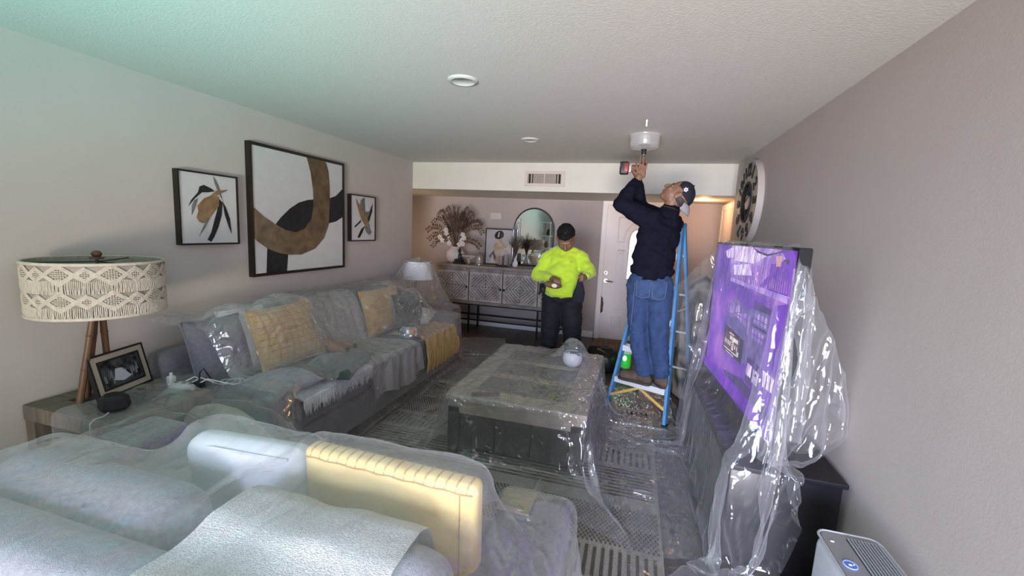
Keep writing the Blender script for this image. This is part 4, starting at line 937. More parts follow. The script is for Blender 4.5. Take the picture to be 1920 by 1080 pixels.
tips = [(-3.02, 1.74, .04), (-3.10, 1.60, .055), (-3.07, 1.47, .05), (-2.93, 1.86, .028), (-2.86, 1.93, .02), (-2.78, 1.80, .03), (-2.60, 1.84, .03), (-2.50, 1.92, .02), (-2.44, 1.86, .025), (-2.36, 1.72, .03), (-2.30, 1.62, .05), (-2.33, 1.38, .055), (-2.55, 1.75, .04), (-2.98, 1.38, .05), (-2.70, 1.72, .035)]
for k, (x, z, ls) in enumerate(tips):
    tip = Vector((x, 6.26+.16*(rb2.random()-.6), z)); mid = base.lerp(tip, .55)+Vector(((x+2.69)*-.18, -.02, .08)); bend = tip+Vector(((x+2.69)*.25, -.02, -.07-.05*rb2.random()))
    P = [base, base.lerp(mid, .5), mid, mid.lerp(tip, .6)+Vector((0, 0, .02)), tip, bend]
    MB().tube(P, [.004, .004, .0035, .003, .0025, .001], 5).build('stem', m_dry, vs, True)
    lf = MB(); leafs(lf, P, 13 if ls > .035 else 22, ls*1.15, rb2); o = lf.build('leaf_spray', m_dry2 if k % 3 == 0 else m_dry, vs); o['kind'] = 'stuff'
for k in range(16):                                       # feathery plumes between the palm sprays
    x = -2.98+.58*k/15; tip = Vector((x+.03*rb2.random(), 6.20+.10*rb2.random(), 1.70+.24*math.sin(PI*(k+.5)/16)*rb2.random()+.04)); mid = base.lerp(tip, .5)+Vector((0, 0, .05)); fb_ = MB()
    for q_ in range(46):
        t = .35+.65*rb2.random(); p = base.lerp(mid, t*2) if t < .5 else mid.lerp(tip, t*2-1); d = Vector((rb2.random()-.5, .5*(rb2.random()-.5), .55+.3*rb2.random())).normalized()*(.05+.05*rb2.random())
        fb_.tube([p, p+d*.6, p+d+Vector((0, 0, -.012))], [.0014, .0018, .0006], 3, False)
    fb_.tube([base, mid, tip], [.002, .0018, .001], 4); o = fb_.build('plume', (m_dry, m_dry2)[k % 2], vs); o['kind'] = 'stuff'
for x, z in ((-2.93, 1.44), (-2.88, 1.39), (-2.82, 1.50), (-2.79, 1.42), (-2.77, 1.35), (-2.55, 1.49), (-2.52, 1.44), (-2.57, 1.40), (-2.54, 1.35), (-2.60, 1.34), (-2.84, 1.55)):
    fo = MB(); c = Vector((x, 6.16+.05*rb2.random(), z)); a0 = rb2.random()*6
    for k in range(5):
        a = a0+2*PI*k/5; u = Vector((math.cos(a), -.25, math.sin(a))).normalized(); fo.ell(c+u*.022, (.022, .006, .016), frameM((0, 0, 0), u, (0, 1, 0)).to_3x3(), 8, 5)
    fo.ell(c+Vector((0, -.012, 0)), (.009, .009, .009), n=8, m=5).build('orchid_bloom', m_orch, vs, True)
bd = thing('seated_figurine', 'small black seated meditating figurine on the sideboard', 'figurine', (-2.59, 6.17, ZT))
m_bd = mat('black_bronze', (.022, .022, .020), .45, .2)
MB().lathe([(.095, 0), (.10, .02), (.085, .035), (.06, .04)], (-2.59, 6.17, ZT), 24).build('plinth', m_bd, bd, True, 50)
MB().ell((-2.59, 6.16, ZT+.055), (.09, .06, .025)).ell((-2.59, 6.175, ZT+.105), (.045, .035, .06)).ell((-2.635, 6.165, ZT+.10), (.014, .02, .05)).ell((-2.545, 6.165, ZT+.10), (.014, .02, .05)).ell((-2.59, 6.17, ZT+.165), (.015, .015, .02)).build('body', m_bd, bd, True)
MB().ell((-2.59, 6.168, ZT+.195), (.026, .027, .032)).ell((-2.59, 6.17, ZT+.232), (.011, .011, .014)).build('head', m_bd, bd, True)
tag(MB().tube([(-2.43+.062*math.sin(t)+.05*math.sin(2*t), 6.17+.03*math.sin(3*t), ZT+.088+.052*math.cos(t)-.018*math.cos(2*t)) for t in np.linspace(0, 2*PI, 49)], .018, 10, False).build('knot_sculpture', mat('cream_knot', (.42, .37, .32), .5, var=.2), None, True), 'cream knotted loop sculpture between the black figurine and the metal lantern', 'sculpture')
ln = thing('lantern', 'small domed metal lantern with a hoop handle on the sideboard', 'lantern', (-2.27, 6.20, ZT)); m_pew = mat('pewter', (.36, .32, .28), .35, .7)
MB().lathe([(.07, 0), (.07, .012), (.058, .02)], (-2.27, 6.20, ZT), 24).build('base', m_pew, ln, True, 40)
MB().lathe([(.052, .02), (.052, .09), (.048, .09), (.048, .02)], (-2.27, 6.20, ZT), 24).build('glass', glass_mat('lantern_glass', (.6, .55, .5), .35), ln, True, 40)
MB().lathe([(.062, .088), (.06, .11), (.05, .145), (.03, .175), (.012, .19), (.006, .20)], (-2.27, 6.20, ZT), 24).build('dome', m_pew, ln, True, 60)
MB().tube([(-2.335+.0, 6.20, ZT+.10)]+[(-2.27-.075*math.cos(t), 6.20, ZT+.12+.12*math.sin(t)) for t in np.linspace(0, PI, 13)], .005, 6).build('handle', m_pew, ln, True)
# leaning figure painting
lp = thing('figure_painting', 'framed painting of a woman seen from behind leaning on the sideboard', 'painting', (-2.05, 6.5, ZT))
YP = 6.47; x0, x1, z0, z1 = -2.275, -1.826, ZT, 1.607
f = MB()
for c, d in (((x0+.006, YP, (z0+z1)/2), (.012, .03, z1-z0)), ((x1-.006, YP, (z0+z1)/2), (.012, .03, z1-z0)), (((x0+x1)/2, YP, z0+.006), (x1-x0-.024, .03, .012)), (((x0+x1)/2, YP, z1-.006), (x1-x0-.024, .03, .012))): f.box(c, d)
f.build('frame', m_frame, lp); MB().box(((x0+x1)/2, YP+.002, (z0+z1)/2), (x1-x0-.026, .02, z1-z0-.026)).build('canvas', mat('canvas_grey', (.44, .41, .39), .85, var=.12, vscale=6), lp)
def wp(nm, P, m, k): MB().prism([(max(x0+.013, min(x1-.013, a)), max(z0+.013, min(z1-.013, b))) for a, b in P], (0, YP-.0085-.0006*k, 0), (1, 0, 0), (0, 0, 1), .001).build(nm, m, lp)
m_fg = mat('paint_flesh', (.50, .41, .32), .8, col2=(.36, .25, .15), vscale=14); m_fs = mat('paint_shadow', (.13, .11, .10), .8, var=.4, vscale=20); m_fw = mat('paint_drape', (.58, .52, .45), .8, col2=(.40, .33, .26), vscale=16); m_ft = mat('paint_taupe', (.22, .185, .16), .8, var=.2)
wp('back', [(-2.06, 1.446), (-2.011, 1.46), (-2.001, 1.414), (-1.933, 1.356), (-1.913, 1.28), (-1.955, 1.308), (-2.009, 1.227), (-2.012, 1.125), (-2.001, 1.071), (-2.075, 1.054), (-2.108, 1.063), (-2.088, 1.159), (-2.134, 1.266), (-2.145, 1.328), (-2.107, 1.393)], m_fg, 0)
wp('arm_shadow', [(-2.134, 1.266), (-2.088, 1.159), (-2.11, 1.095), (-2.148, 1.211), (-2.19, 1.137), (-2.205, 1.176)], m_fs, 1)
wp('drape', [(-2.148, 1.211), (-2.11, 1.095), (-2.075, 1.054), (-2.09, 1.033), (-2.194, 1.03)], m_fw, 2)
wp('shoulder', [(-1.933, 1.356), (-1.86, 1.356), (-1.846, 1.237), (-1.913, 1.28)], m_fw, 3)
wp('highlight', [(-1.963, 1.308), (-1.931, 1.317), (-1.909, 1.202), (-1.941, 1.184), (-2.006, 1.18), (-2.009, 1.227)], m_fw, 4)
wp('block', [(-2.006, 1.172), (-1.941, 1.177), (-1.935, 1.052), (-2.001, 1.071)], m_ft, 5)
wp('hair', [(-2.109, 1.455), (-2.128, 1.493), (-2.105, 1.549), (-2.058, 1.578), (-2.009, 1.58), (-1.974, 1.539), (-1.976, 1.493), (-2.011, 1.46), (-2.06, 1.446)], m_ink, 6)
wp('hair_light', [(-2.075, 1.475), (-2.06, 1.55), (-2.04, 1.56), (-2.05, 1.48)], m_fw, 7)
wp('hair_light', [(-2.02, 1.48), (-2.0, 1.55), (-1.99, 1.53), (-2.005, 1.48)], m_fs, 8)
# candle glasses on a dark tray, tuft of grass in a small vase
ty2 = tag(MB().rbox((-1.89, 6.20, ZT+.012), (.19, .12, .024), .005, 2).build('candle_tray', m_black, None), 'narrow black tray holding two candle holders in front of the figure painting', 'tray')
for k, (x, h_) in enumerate(((-1.925, .125), (-1.845, .145))):
    t = thing('candle_holder', ('shorter taupe candle cylinder on the black tray', 'taller taupe candle cylinder on the black tray beside the grass vase')[k], 'candle', (x, 6.20, ZT+.024), 'candles on the black tray')
    MB().lathe([(.032, 0), (.034, .004), (.034, h_), (.030, h_), (.030, h_-.01), (.001, h_-.01)], (x, 6.20, ZT+.025), 24).build('holder', mat('taupe_glass', (.25, .21, .18), .3), t, True, 50)
    MB().cyl((x, 6.20, ZT+.02+h_), (x, 6.20, ZT+.035+h_), .002, n=6).build('wick', m_ink, t)
gv2 = thing('grass_vase', 'tuft of brown dried grass in a small white bottle vase before the mirror', 'vase', (-1.71, 6.24, ZT))
MB().lathe([(.03, 0), (.042, .02), (.042, .06), (.02, .10), (.016, .13), (.02, .14)], (-1.71, 6.24, ZT), 24).build('vase', mat('white_glaze', (.6, .58, .56), .3), gv2, True, 60)
gr = MB()
for k in range(120):
    a = rb2.random()*2*PI; r_ = .16*rb2.random()**.6; h_ = .30+.12*rb2.random()
    p0 = Vector((-1.71, 6.24, ZT+.13)); p2 = p0+Vector((r_*math.cos(a), r_*.6*math.sin(a), h_-.10*(r_/.16))); p1 = p0.lerp(p2, .5)+Vector((-r_*.2*math.cos(a), 0, .04))
    gr.tube([p0, p1, p2], [.0016, .0025, .0008], 4, False)
o = gr.build('dried_grass', m_dry, gv2); o['kind'] = 'stuff'
# arched mirror
mr = thing('arched_mirror', 'arched wall mirror with a thin black frame standing on the sideboard', 'mirror', (-1.53, 6.58, ZT))
mx0, mx1, mzs = -1.845, -1.215, 1.63; mr_ = (mx1-mx0)/2; mc_ = (mx0+mx1)/2
arch = [(mx0, ZT+.01), (mx1, ZT+.01)]+[(mc_+mr_*math.cos(t), mzs+mr_*math.sin(t)) for t in np.linspace(0, PI, 25)]
m_mir = mat('mirror_silver', (.86, .87, .87), .02, 1.0, spec=.5)
MB().prism(arch, (0, 6.595, 0), (1, 0, 0), (0, 0, 1), .008).build('glass', m_mir, mr)
MB().tube([(a, 6.588, b) for a, b in arch+arch[:1]], .011, 8).build('frame', m_blk, mr, True)

# loose lamp lead hanging under the sideboard
tag(MB().tube([(-2.05, 6.585, .46), (-2.0, 6.60, .42), (-1.88, 6.605, .39), (-1.74, 6.61, .345), (-1.6, 6.61, .37), (-1.42, 6.61, .385)], .005, 6).build('loose_lead', mat('grey_cable', (.10, .11, .14), .6), None, True), 'thin grey lead sagging along the wall under the sideboard', 'cable')

# ------------------------------------------------------------------ white shelf unit in the corner behind the camera, seen in the mirror
su = thing('shelf_unit', 'white open shelf unit by the left wall seen only in the arched mirror', 'shelf', (-2.78, -.9, 0))
for x in (-2.92, -2.64):
    for y in (-1.25, -.55): MB().box((x, y, .95), (.025, .025, 1.9)).build('post', m_white, su)
for z in (.15, .6, 1.05, 1.45, 1.88): MB().box((-2.78, -.9, z), (.30, .72, .022)).build('shelf', m_white, su)
for k, (y, z) in enumerate(((-1.05, .612), (-.75, 1.062), (-1.0, 1.462))):
    b_ = tag(MB().lathe([(.05, 0), (.08, .06), (.06, .16), (.03, .2), (.035, .22)], (-2.78, y, z), 20).build('shelf_vase', (m_green, m_bam, m_dry2)[k], None, True), ('dark green vase on the second shelf of the white unit', 'brown vase on the third shelf of the white unit', 'dark brown vase on the fourth shelf of the white unit')[k], 'vase', 'vases on the white shelf unit')

# ------------------------------------------------------------------ air purifier
ap = thing('air_purifier', 'white box air purifier with a slatted top and lit blue dial by the right wall', 'air purifier', (.842, 1.55, 0))
m_apw = mat('purifier_fabric', (.66, .70, .76), .7, var=.06, vscale=90, bump=.25, bscale=200, stretch=(1, 1, 4)); m_apt = mat('purifier_grey', (.27, .265, .26), .5); m_apb = mat('purifier_slat', (.44, .45, .46), .45)
ax0, ax1, ay0, ay1, az = .745, .945, 1.33, 1.755, .55
MB().rbox(((ax0+ax1)/2, (ay0+ay1)/2, az/2-.006), (ax1-ax0, ay1-ay0, az-.012), .035, 5).build('body', m_apw, ap, True, 50)
def rr(x0, x1, y0, y1, r, n=6): return [(x1-r+r*math.cos(t), y1-r+r*math.sin(t)) for t in np.linspace(0, PI/2, n)]+[(x0+r+r*math.cos(t), y1-r+r*math.sin(t)) for t in np.linspace(PI/2, PI, n)]+[(x0+r+r*math.cos(t), y0+r+r*math.sin(t)) for t in np.linspace(PI, 1.5*PI, n)]+[(x1-r+r*math.cos(t), y0+r+r*math.sin(t)) for t in np.linspace(1.5*PI, 2*PI, n)]
MB().prism(rr(ax0+.006, ax1-.006, ay0+.006, ay1-.006, .034), (0, 0, az-.016), (1, 0, 0), (0, 1, 0), .014).build('top_plate', m_apt, ap)
MB().box((.882, 1.535, az-.0015), (.102, .37, .003)).build('grille_well', m_dark, ap)
for k in range(10): MB().box((.8355+k*.0103, 1.535, az+.002), (.0038, .37, .006)).build('slat', m_apb, ap)
rim_ = rr(ax0, ax1, ay0, ay1, .036, 8); MB().tube([(a, b, az-.004) for a, b in rim_+rim_[:1]], .005, 6).build('rim', m_apb, ap, True)
MB().lathe([(.021, 0), (.021, .003), (.0185, .003), (.0185, 0)], (.785, 1.575, az-.001), 32).build('dial_ring', mat('led_blue', (.2, .3, .9), .4, emit=(.16, .25, 1), estr=1.6), ap, True)
MB().lathe([(.001, .0015), (.0185, .0015), (.0185, 0)], (.785, 1.575, az-.001), 32).build('dial', mat('dial_blue', (.10, .14, .32), .3, emit=(.08, .14, .5), estr=.35), ap)
MB().rbox((.784, 1.573, az+.002), (.010, .007, .002), .001, 1).build('dial_icon', mat('icon_white', (.85, .85, .85), .4, emit=(.8, .85, 1), estr=.6), ap); MB().lathe([(.001, .002), (.0022, .002), (.0022, 0)], (.796, 1.578, az), 10).build('dial_dot', MATS['icon_white'], ap)
MB().rbox((.776, 1.69, az-.0005), (.012, .007, .002), .001, 1).build('status_light', MATS['icon_white'], ap)

# ------------------------------------------------------------------ black bag and laser level on the floor
bg = thing('tool_bag', 'slumped black tool bag on the floor behind the coffee table', 'bag', (-.28, 5.08, 0))
P = []; rbg = random.Random(9)
def sq(a, p_=.55): return (abs(math.cos(a))**p_*(1 if math.cos(a) > 0 else -1), abs(math.sin(a))**p_*(1 if math.sin(a) > 0 else -1))
for R_, z in ((.01, .0), (.92, .0), (1.0, .03), (1.02, .10), (.98, .17), (.93, .22), (.80, .25), (.5, .262), (.2, .268), (.01, .268)):
    P.append([(-.27+.185*R_*sq(a)[0]*(1+.04*math.sin(3*a+9*z)), 5.08+.13*R_*sq(a)[1]*(1+.05*math.sin(4*a+5*z)), .004+z*(1+.16*math.sin(2*a+.6)*(z/.27)*min(1, R_+.3))) for a in np.linspace(0, 2*PI, 41)])
MB().grid(P).build('body', mat('black_nylon', (.008, .008, .009), .38, bump=.3, bscale=30), bg, True, 180)
MB().tube([(-.37, 5.05, .25)]+[(-.27-.10*math.cos(t), 5.03-.03*math.sin(t), .265+.03*math.sin(t)) for t in np.linspace(0, PI, 9)], .010, 8).build('handle', MATS['black_nylon'], bg, True)
ll = thing('laser_level', 'green glowing laser level standing on the floor behind the ladder', 'laser level', (.012, 4.98, 0))
m_lz = mat('laser_green_lens', (.05, .35, .06), .25, emit=(.05, .7, .07), estr=.4)
MB().rbox((.012, 4.98, .05), (.10, .10, .09), .012, 2).build('base', m_black, ll, True)
MB().lathe([(.001, 0), (.052, 0), (.058, .05), (.058, .14), (.05, .165), (.001, .165)], (.012, 4.98, .095), 24).build('green_dome', m_lz, ll, True, 50)
MB().rbox((.012, 4.98, .292), (.13, .10, .06), .010, 2).build('head', mat('laser_white', (.75, .78, .75), .4), ll, True)
MB().ell((.0, 4.925, .215), (.022, .012, .03)).build('beam_window', mat('laser_hot', (.6, .9, .6), .3, emit=(.55, 1, .55), estr=4), ll, True)
l = bpy.data.lights.new('laser_glow', 'POINT'); l.energy = .16; l.color = (.15, 1, .2); l.shadow_soft_size = .03; o = bpy.data.objects.new('laser_glow', l); C.objects.link(o); o.location = (.0, 4.88, .2)
# fan of the laser: a spot whose beam is masked to a thin sheet of light that draws a line on the ceiling
l = bpy.data.lights.new('laser_fan', 'SPOT'); l.energy = 4200; l.color = (.35, 1, .45); l.spot_size = math.radians(120); l.spot_blend = 0; l.shadow_soft_size = .0
o = bpy.data.objects.new('laser_fan', l); C.objects.link(o); o.location = (.012, 4.90, .335); o.rotation_euler = (Vector((0, -1.3, 2.1))).to_track_quat('-Z', 'Y').to_euler()
l.use_nodes = True; N = l.node_tree.nodes; L_ = l.node_tree.links; em = N['Emission']
tcn = N.new('ShaderNodeTexCoord'); sx = N.new('ShaderNodeSeparateXYZ'); L_.new(tcn.outputs['Normal'], sx.inputs[0])
ab = N.new('ShaderNodeMath'); ab.operation = 'ABSOLUTE'; L_.new(sx.outputs[0], ab.inputs[0]); lt = N.new('ShaderNodeMath'); lt.operation = 'LESS_THAN'; lt.inputs[1].default_value = .0017; L_.new(ab.outputs[0], lt.inputs[0])
ab2 = N.new('ShaderNodeMath'); ab2.operation = 'ABSOLUTE'; L_.new(sx.outputs[1], ab2.inputs[0]); lt2 = N.new('ShaderNodeMath'); lt2.operation = 'LESS_THAN'; lt2.inputs[1].default_value = .10; L_.new(ab2.outputs[0], lt2.inputs[0])
mu = N.new('ShaderNodeMath'); mu.operation = 'MULTIPLY'; L_.new(lt.outputs[0], mu.inputs[0]); L_.new(lt2.outputs[0], mu.inputs[1]); L_.new(mu.outputs[0], em.inputs['Strength'])

# ------------------------------------------------------------------ step ladder
ld = thing('step_ladder', 'blue fibreglass step ladder with white treads standing under the ceiling fixture', 'ladder', (.12, 3.9, 0))
m_blue = mat('ladder_blue', (.075, .22, .42), .45, var=.2, vscale=10); m_alu = mat('ladder_aluminium', (.66, .68, .70), .4, .35); m_yel = mat('brace_yellow', (.55, .36, .10), .55, var=.25, vscale=12)
LA, LBv = Vector((.914, -.406, 0)), Vector((.406, .914, 0)); LF = Vector((.125, 3.79, .0145))
def lad(s_, z, back=False):
    hw_ = lerp(.27, .118, z/1.75)
    return LF+LA*(s_*hw_)+LBv*((.40*z/1.75) if not back else lerp(.66, .44, z/1.75))+Vector((0, 0, z))
def rail(s_, back, sec):
    a, b = lad(s_, .0, back), lad(s_, 1.69, back); u = (b-a).normalized(); w_ = LA; d_ = u.cross(w_).normalized()
    v = [p+w_*i*sec[0]/2+d_*j*sec[1]/2 for p in (a, b) for i, j in ((-1, -1), (1, -1), (1, 1), (-1, 1))]
    return MB().add(v, [(3, 2, 1, 0), (4, 5, 6, 7), (0, 1, 5, 4), (1, 2, 6, 5), (2, 3, 7, 6), (3, 0, 4, 7)])
for s_ in (-1, 1):
    rail(s_, False, (.024, .062)).build('front_rail', m_blue, ld); rail(s_, True, (.022, .04)).build('rear_rail', m_blue, ld)
for k in range(5):
    z = .30+k*.285; a, b = lad(-1, z), lad(1, z); c = (a+b)/2; wd_ = (b-a).length-.026
    M = frameM(c+LBv*.0, LA, LBv); MB().box((0, 0, 0), (wd_, .085, .026), M).box((0, -.04, -.014), (wd_, .006, .05), M).build('tread', m_alu, ld)
for k in range(4):
    z = .35+k*.36; a, b = lad(-1, z, True), lad(1, z, True); MB().cyl(a, b, .010).build('rear_bar', m_alu, ld)
for s_ in (-1, 1):
    a = lad(s_, .30); MB().cyl(lad(s_, .14)+LBv*-.02-LA*s_*.01, a*.45+lad(-s_, .30)*.55*1.0-LBv*.02-Vector((0, 0, .03)), .014, n=8).build('knee_brace', m_yel, ld)
    p, q_ = lad(s_, .95), lad(s_, .95, True); MB().cyl(p, q_, .008).build('spreader', m_alu, ld)
    for bk in (False, True): MB().rbox(lad(s_, .0125, bk), (.045, .07, .024), .005, 1, rz=-.42).build('rubber_foot', m_black, ld)
M = frameM(LF+LBv*.41+Vector((0, 0, 1.70)), LA, LBv); MB().rbox((0, 0, 0), (.265, .15, .05), .01, 2, M).build('top_cap', m_blue, ld)
# ------------------------------------------------------------------ polythene dust sheets, settled by a small cloth solver
from mathutils import noise as mnoise
class Cloth:
    def __init__(s, P, du, dv, seed=0):
        s.n, s.m = P.shape[:2]; s.x = P.reshape(-1, 3).astype(float); s.v = np.zeros_like(s.x); s.inv = np.ones(len(s.x)); s.du, s.dv = du, dv
        s.rng = np.random.default_rng(seed); s.groups()
    def groups(s):
        n, m = s.n, s.m; G = []; A_ = slice(None)
        def st(N, r, gap, step):
            k = len(range(r+gap, N, step)); return (slice(r, r+step*(k-1)+1, step), slice(r+gap, r+gap+step*(k-1)+1, step)) if k > 0 else None
        dg = math.hypot(s.du, s.dv); lo, hi = slice(0, -1), slice(1, None)
        for q in (0, 1):
            t = st(n, q, 1, 2); G.append(((t[0], A_), (t[1], A_), s.du, 1.))
        for q in (0, 1):
            t = st(m, q, 1, 2); G.append(((A_, t[0]), (A_, t[1]), s.dv, 1.))
        for q in (0, 1):
            t = st(n, q, 1, 2); G.append(((t[0], lo), (t[1], hi), dg, .35)); G.append(((t[0], hi), (t[1], lo), dg, .35))
        for r in range(4):
            t = st(n, r, 2, 4); G.append(((t[0], A_), (t[1], A_), 2*s.du, .10))
            t = st(m, r, 2, 4); G.append(((A_, t[0]), (A_, t[1]), 2*s.dv, .10))
        s.G = G
    def run(s, steps, iters, col, dt=.02, damp=.97, fric=.5, g=-5):
        free = (s.inv > 0)[:, None]; W = s.inv.reshape(s.n, s.m, 1); pinned = (s.inv == 0).any()
        for it in range(steps):
            s.v[:, 2] += g*dt; s.v *= damp
            p = s.x+np.where(free, s.v*dt, 0); q = p.reshape(s.n, s.m, 3)
            for k_ in range(iters):
                for a, b, r, k in (s.G if k_ % 2 == 0 else s.G[:8]):
                    pa, pb = q[a], q[b]
                    d = pb-pa; L = np.sqrt(np.einsum('ijk,ijk->ij', d, d))+1e-9
                    if pinned:
                        wa, wb = W[a], W[b]; d *= (k*(1-r/L))[..., None]/(wa+wb+1e-9); pa += d*wa; pb -= d*wb
                    else:
                        d *= (.5*k*(1-r/L))[..., None]; pa += d; pb -= d
                for c in col: c(p, s.x, fric, s.inv)
            s.v = np.where(free, (p-s.x)/dt, 0); np.clip(s.v, -3, 3, s.v); s.x = p
    def refine(s):
        P = s.x.reshape(s.n, s.m, 3); iv = s.inv.reshape(s.n, s.m)
        Q = np.zeros((2*s.n-1, s.m, 3)); Q[::2] = P; Q[1::2] = (P[1:]+P[:-1])/2
        R_ = np.zeros((2*s.n-1, 2*s.m-1, 3)); R_[:, ::2] = Q; R_[:, 1::2] = (Q[:, 1:]+Q[:, :-1])/2
        J = np.ones((2*s.n-1, 2*s.m-1)); J[::2, ::2] = iv
        s.n, s.m = J.shape; s.x = R_.reshape(-1, 3)+s.rng.normal(0, .0016, (J.size, 3)); s.x[J.ravel() == 0] = R_.reshape(-1, 3)[J.ravel() == 0]
        s.v = np.zeros_like(s.x); s.inv = J.ravel(); s.du /= 2; s.dv /= 2; s.groups()
def _resolve(p, x, idx, push, nrm, fric, inv):
    idx_ = idx; w = (inv[idx_] > 0)[:, None]
    q = p[idx_]+push*w; d = q-x[idx_]; dn = (d*nrm).sum(1)[:, None]*nrm
    p[idx_] = np.where(w, x[idx_]+dn+(d-dn)*(1-fric), p[idx_])
def c_box(c, h, yaw=0, r=.03):
    c = np.array(c, float); h = np.maximum(np.array(h, float)-r+.006, .001); cs, sn = math.cos(yaw), math.sin(yaw); rr_ = r+.006
    def f(p, x, fric, inv):
        q = p-c; near = np.nonzero((np.abs(q).max(1) < h.max()*1.5+.3))[0]
        if not len(near): return
        q = q[near]; lx = q[:, 0]*cs+q[:, 1]*sn; ly = -q[:, 0]*sn+q[:, 1]*cs; q = np.stack([lx, ly, q[:, 2]], 1)
        d = np.abs(q)-h; mo = np.maximum(d, 0); no = np.sqrt((mo*mo).sum(1)); md = d.max(1)
        sd = np.where(md > 0, no, md)-rr_; hit_ = sd < 0
        if not hit_.any(): return
        q, d, mo, no, md, sd, near = q[hit_], d[hit_], mo[hit_], no[hit_], md[hit_], sd[hit_], near[hit_]
        sg = np.where(q < 0, -1., 1.); g1 = sg*mo/np.maximum(no, 1e-9)[:, None]; ax = d.argmax(1); g2 = np.zeros_like(q); g2[np.arange(len(ax)), ax] = sg[np.arange(len(ax)), ax]
        g_ = np.where((md > 0)[:, None], g1, g2); g_ = np.stack([g_[:, 0]*cs-g_[:, 1]*sn, g_[:, 0]*sn+g_[:, 1]*cs, g_[:, 2]], 1)
        _resolve(p, x, near, -sd[:, None]*g_, g_, fric, inv)
    return f
def c_ell(c, r):
    c = np.array(c, float); r = np.array(r, float)+.008
    def f(p, x, fric, inv):
        q = (p-c)/r; k = (q*q).sum(1); near = np.nonzero((k < 1) & (k > 1e-6))[0]
        if not len(near): return
        q = q[near]; k = np.sqrt(k[near])[:, None]; push = q*r*(1/k-1); g_ = q/r; g_ /= np.sqrt((g_*g_).sum(1))[:, None]
        _resolve(p, x, near, push, g_, fric, inv)
    return f
def c_plane(ax, val, sg, fr=None):
    n_ = np.zeros(3); n_[ax] = sg
    def f(p, x, fric, inv):
        d = (p[:, ax]-val)*sg; near = np.nonzero(d < 0)[0]
        if len(near): _resolve(p, x, near, -d[near][:, None]*n_, np.broadcast_to(n_, (len(near), 3)), fr or fric, inv)
    return f
def sheet(name, label, P, du, dv, col, m, pins=(), steps=(150, 60, 36), iters=(14, 8, 6), seed=1, fric=.5, slack=.03, crease=.004, fi=7, fj=3.2):
    # settle a coarse net first so that the sheet does not stretch, then refine it twice
    P0 = P[::2, ::2]; c = Cloth(P0, 2*du*(1+slack), 2*dv*(1+slack), seed); c.x += c.rng.normal(0, .008, c.x.shape)
    for i, j in pins:
        i, j = min(i//2, c.n-1), min(j//2, c.m-1); c.inv[i*c.m+j] = 0; c.x[i*c.m+j] = P0[i, j]
    c.run(steps[0], iters[0], col, fric=fric)
    for st_, it_ in zip(steps[1:], iters[1:]): c.refine(); c.run(st_, it_, col, fric=fric)
    # crisp fold lines of the film: ridged noise along the surface normals
    G_ = c.x.reshape(c.n, c.m, 3); nr = np.cross(np.gradient(G_, axis=0), np.gradient(G_, axis=1)); nr /= np.linalg.norm(nr, axis=2)[..., None]+1e-9
    hgt = np.array([[(1-abs(mnoise.noise(Vector((i*c.du*fi, j*c.dv*fj, seed)))))**3+.7*(1-abs(mnoise.noise(Vector((i*c.du*fi*1.9+j*c.dv*2, j*c.dv*fj*1.9-i*c.du*2, seed+7)))))**4 for j in range(c.m)] for i in range(c.n)])
    c.x = (G_+nr*(hgt-.6)[..., None]*crease*np.where(c.inv.reshape(c.n, c.m, 1) > 0, 1, 0)).reshape(-1, 3)
    me = bpy.data.meshes.new(name); n, k = c.n, c.m; I = np.arange(n*k).reshape(n, k)
    F = np.stack([I[:-1, :-1], I[:-1, 1:], I[1:, 1:], I[1:, :-1]], -1).reshape(-1, 4)
    me.from_pydata(c.x.tolist(), [], F.tolist()); me.polygons.foreach_set('use_smooth', [True]*len(F)); me.materials.append(m)
    o = link(name, me); md = o.modifiers.new('smooth', 'SUBSURF'); md.levels = 1; md.render_levels = 1
    return tag(o, label, 'dust sheet', 'clear plastic dust sheets')
def gridP(n, m, fn): return np.array([[fn(i/(n-1), j/(m-1)) for j in range(m)] for i in range(n)], float)
floor_c = c_plane(2, .022, 1, .30); lw_c = c_plane(0, XL+.012, 1); rw_c = c_plane(0, XR-.012, -1)

# 1: long sofa and white lamp
c1 = [floor_c, lw_c, c_box((-2.40, 3.24, .26), (.51, 1.37, .265)), c_box((-2.40, 1.96, .31), (.52, .11, .31), r=.05), c_box((-2.40, 4.50, .31), (.52, .11, .31), r=.05), c_box((-2.73, 3.24, .475), (.21, 1.36, .485), r=.06), c_box((-2.58, 3.24, .66), (.13, 1.2, .25), r=.07),
      c_ell((-2.40, 2.45, .775), (.17, .38, .30)), c_ell((-2.42, 3.80, .73), (.16, .40, .30)), c_ell((-2.27, 4.06, .685), (.14, .32, .25)), c_ell((-2.07, 2.60, .545), (.28, .36, .085)), c_ell((-2.14, 2.18, .56), (.26, .26, .11)), c_ell((-2.46, 2.11, .77), (.18, .26, .28)), c_ell((-2.33, 4.30, .58), (.26, .24, .13)), c_ell((-2.02, 3.62, .58), (.12, .11, .10)), c_ell((-2.26, 2.97, .57), (.15, .11, .08)),
      c_box((-2.52, 4.93, .29), (.38, .27, .295)), c_box((-2.64, 4.95, 1.0), (.17, .17, .16), r=.09), c_ell((-2.64, 4.95, 1.17), (.05, .05, .045))]
L1x, L1y = 2.02, 3.95
P1 = gridP(83, 47, lambda a, b: (XL+.03+L1x*b, 1.90+L1y*a, 1.30)); pins1 = []
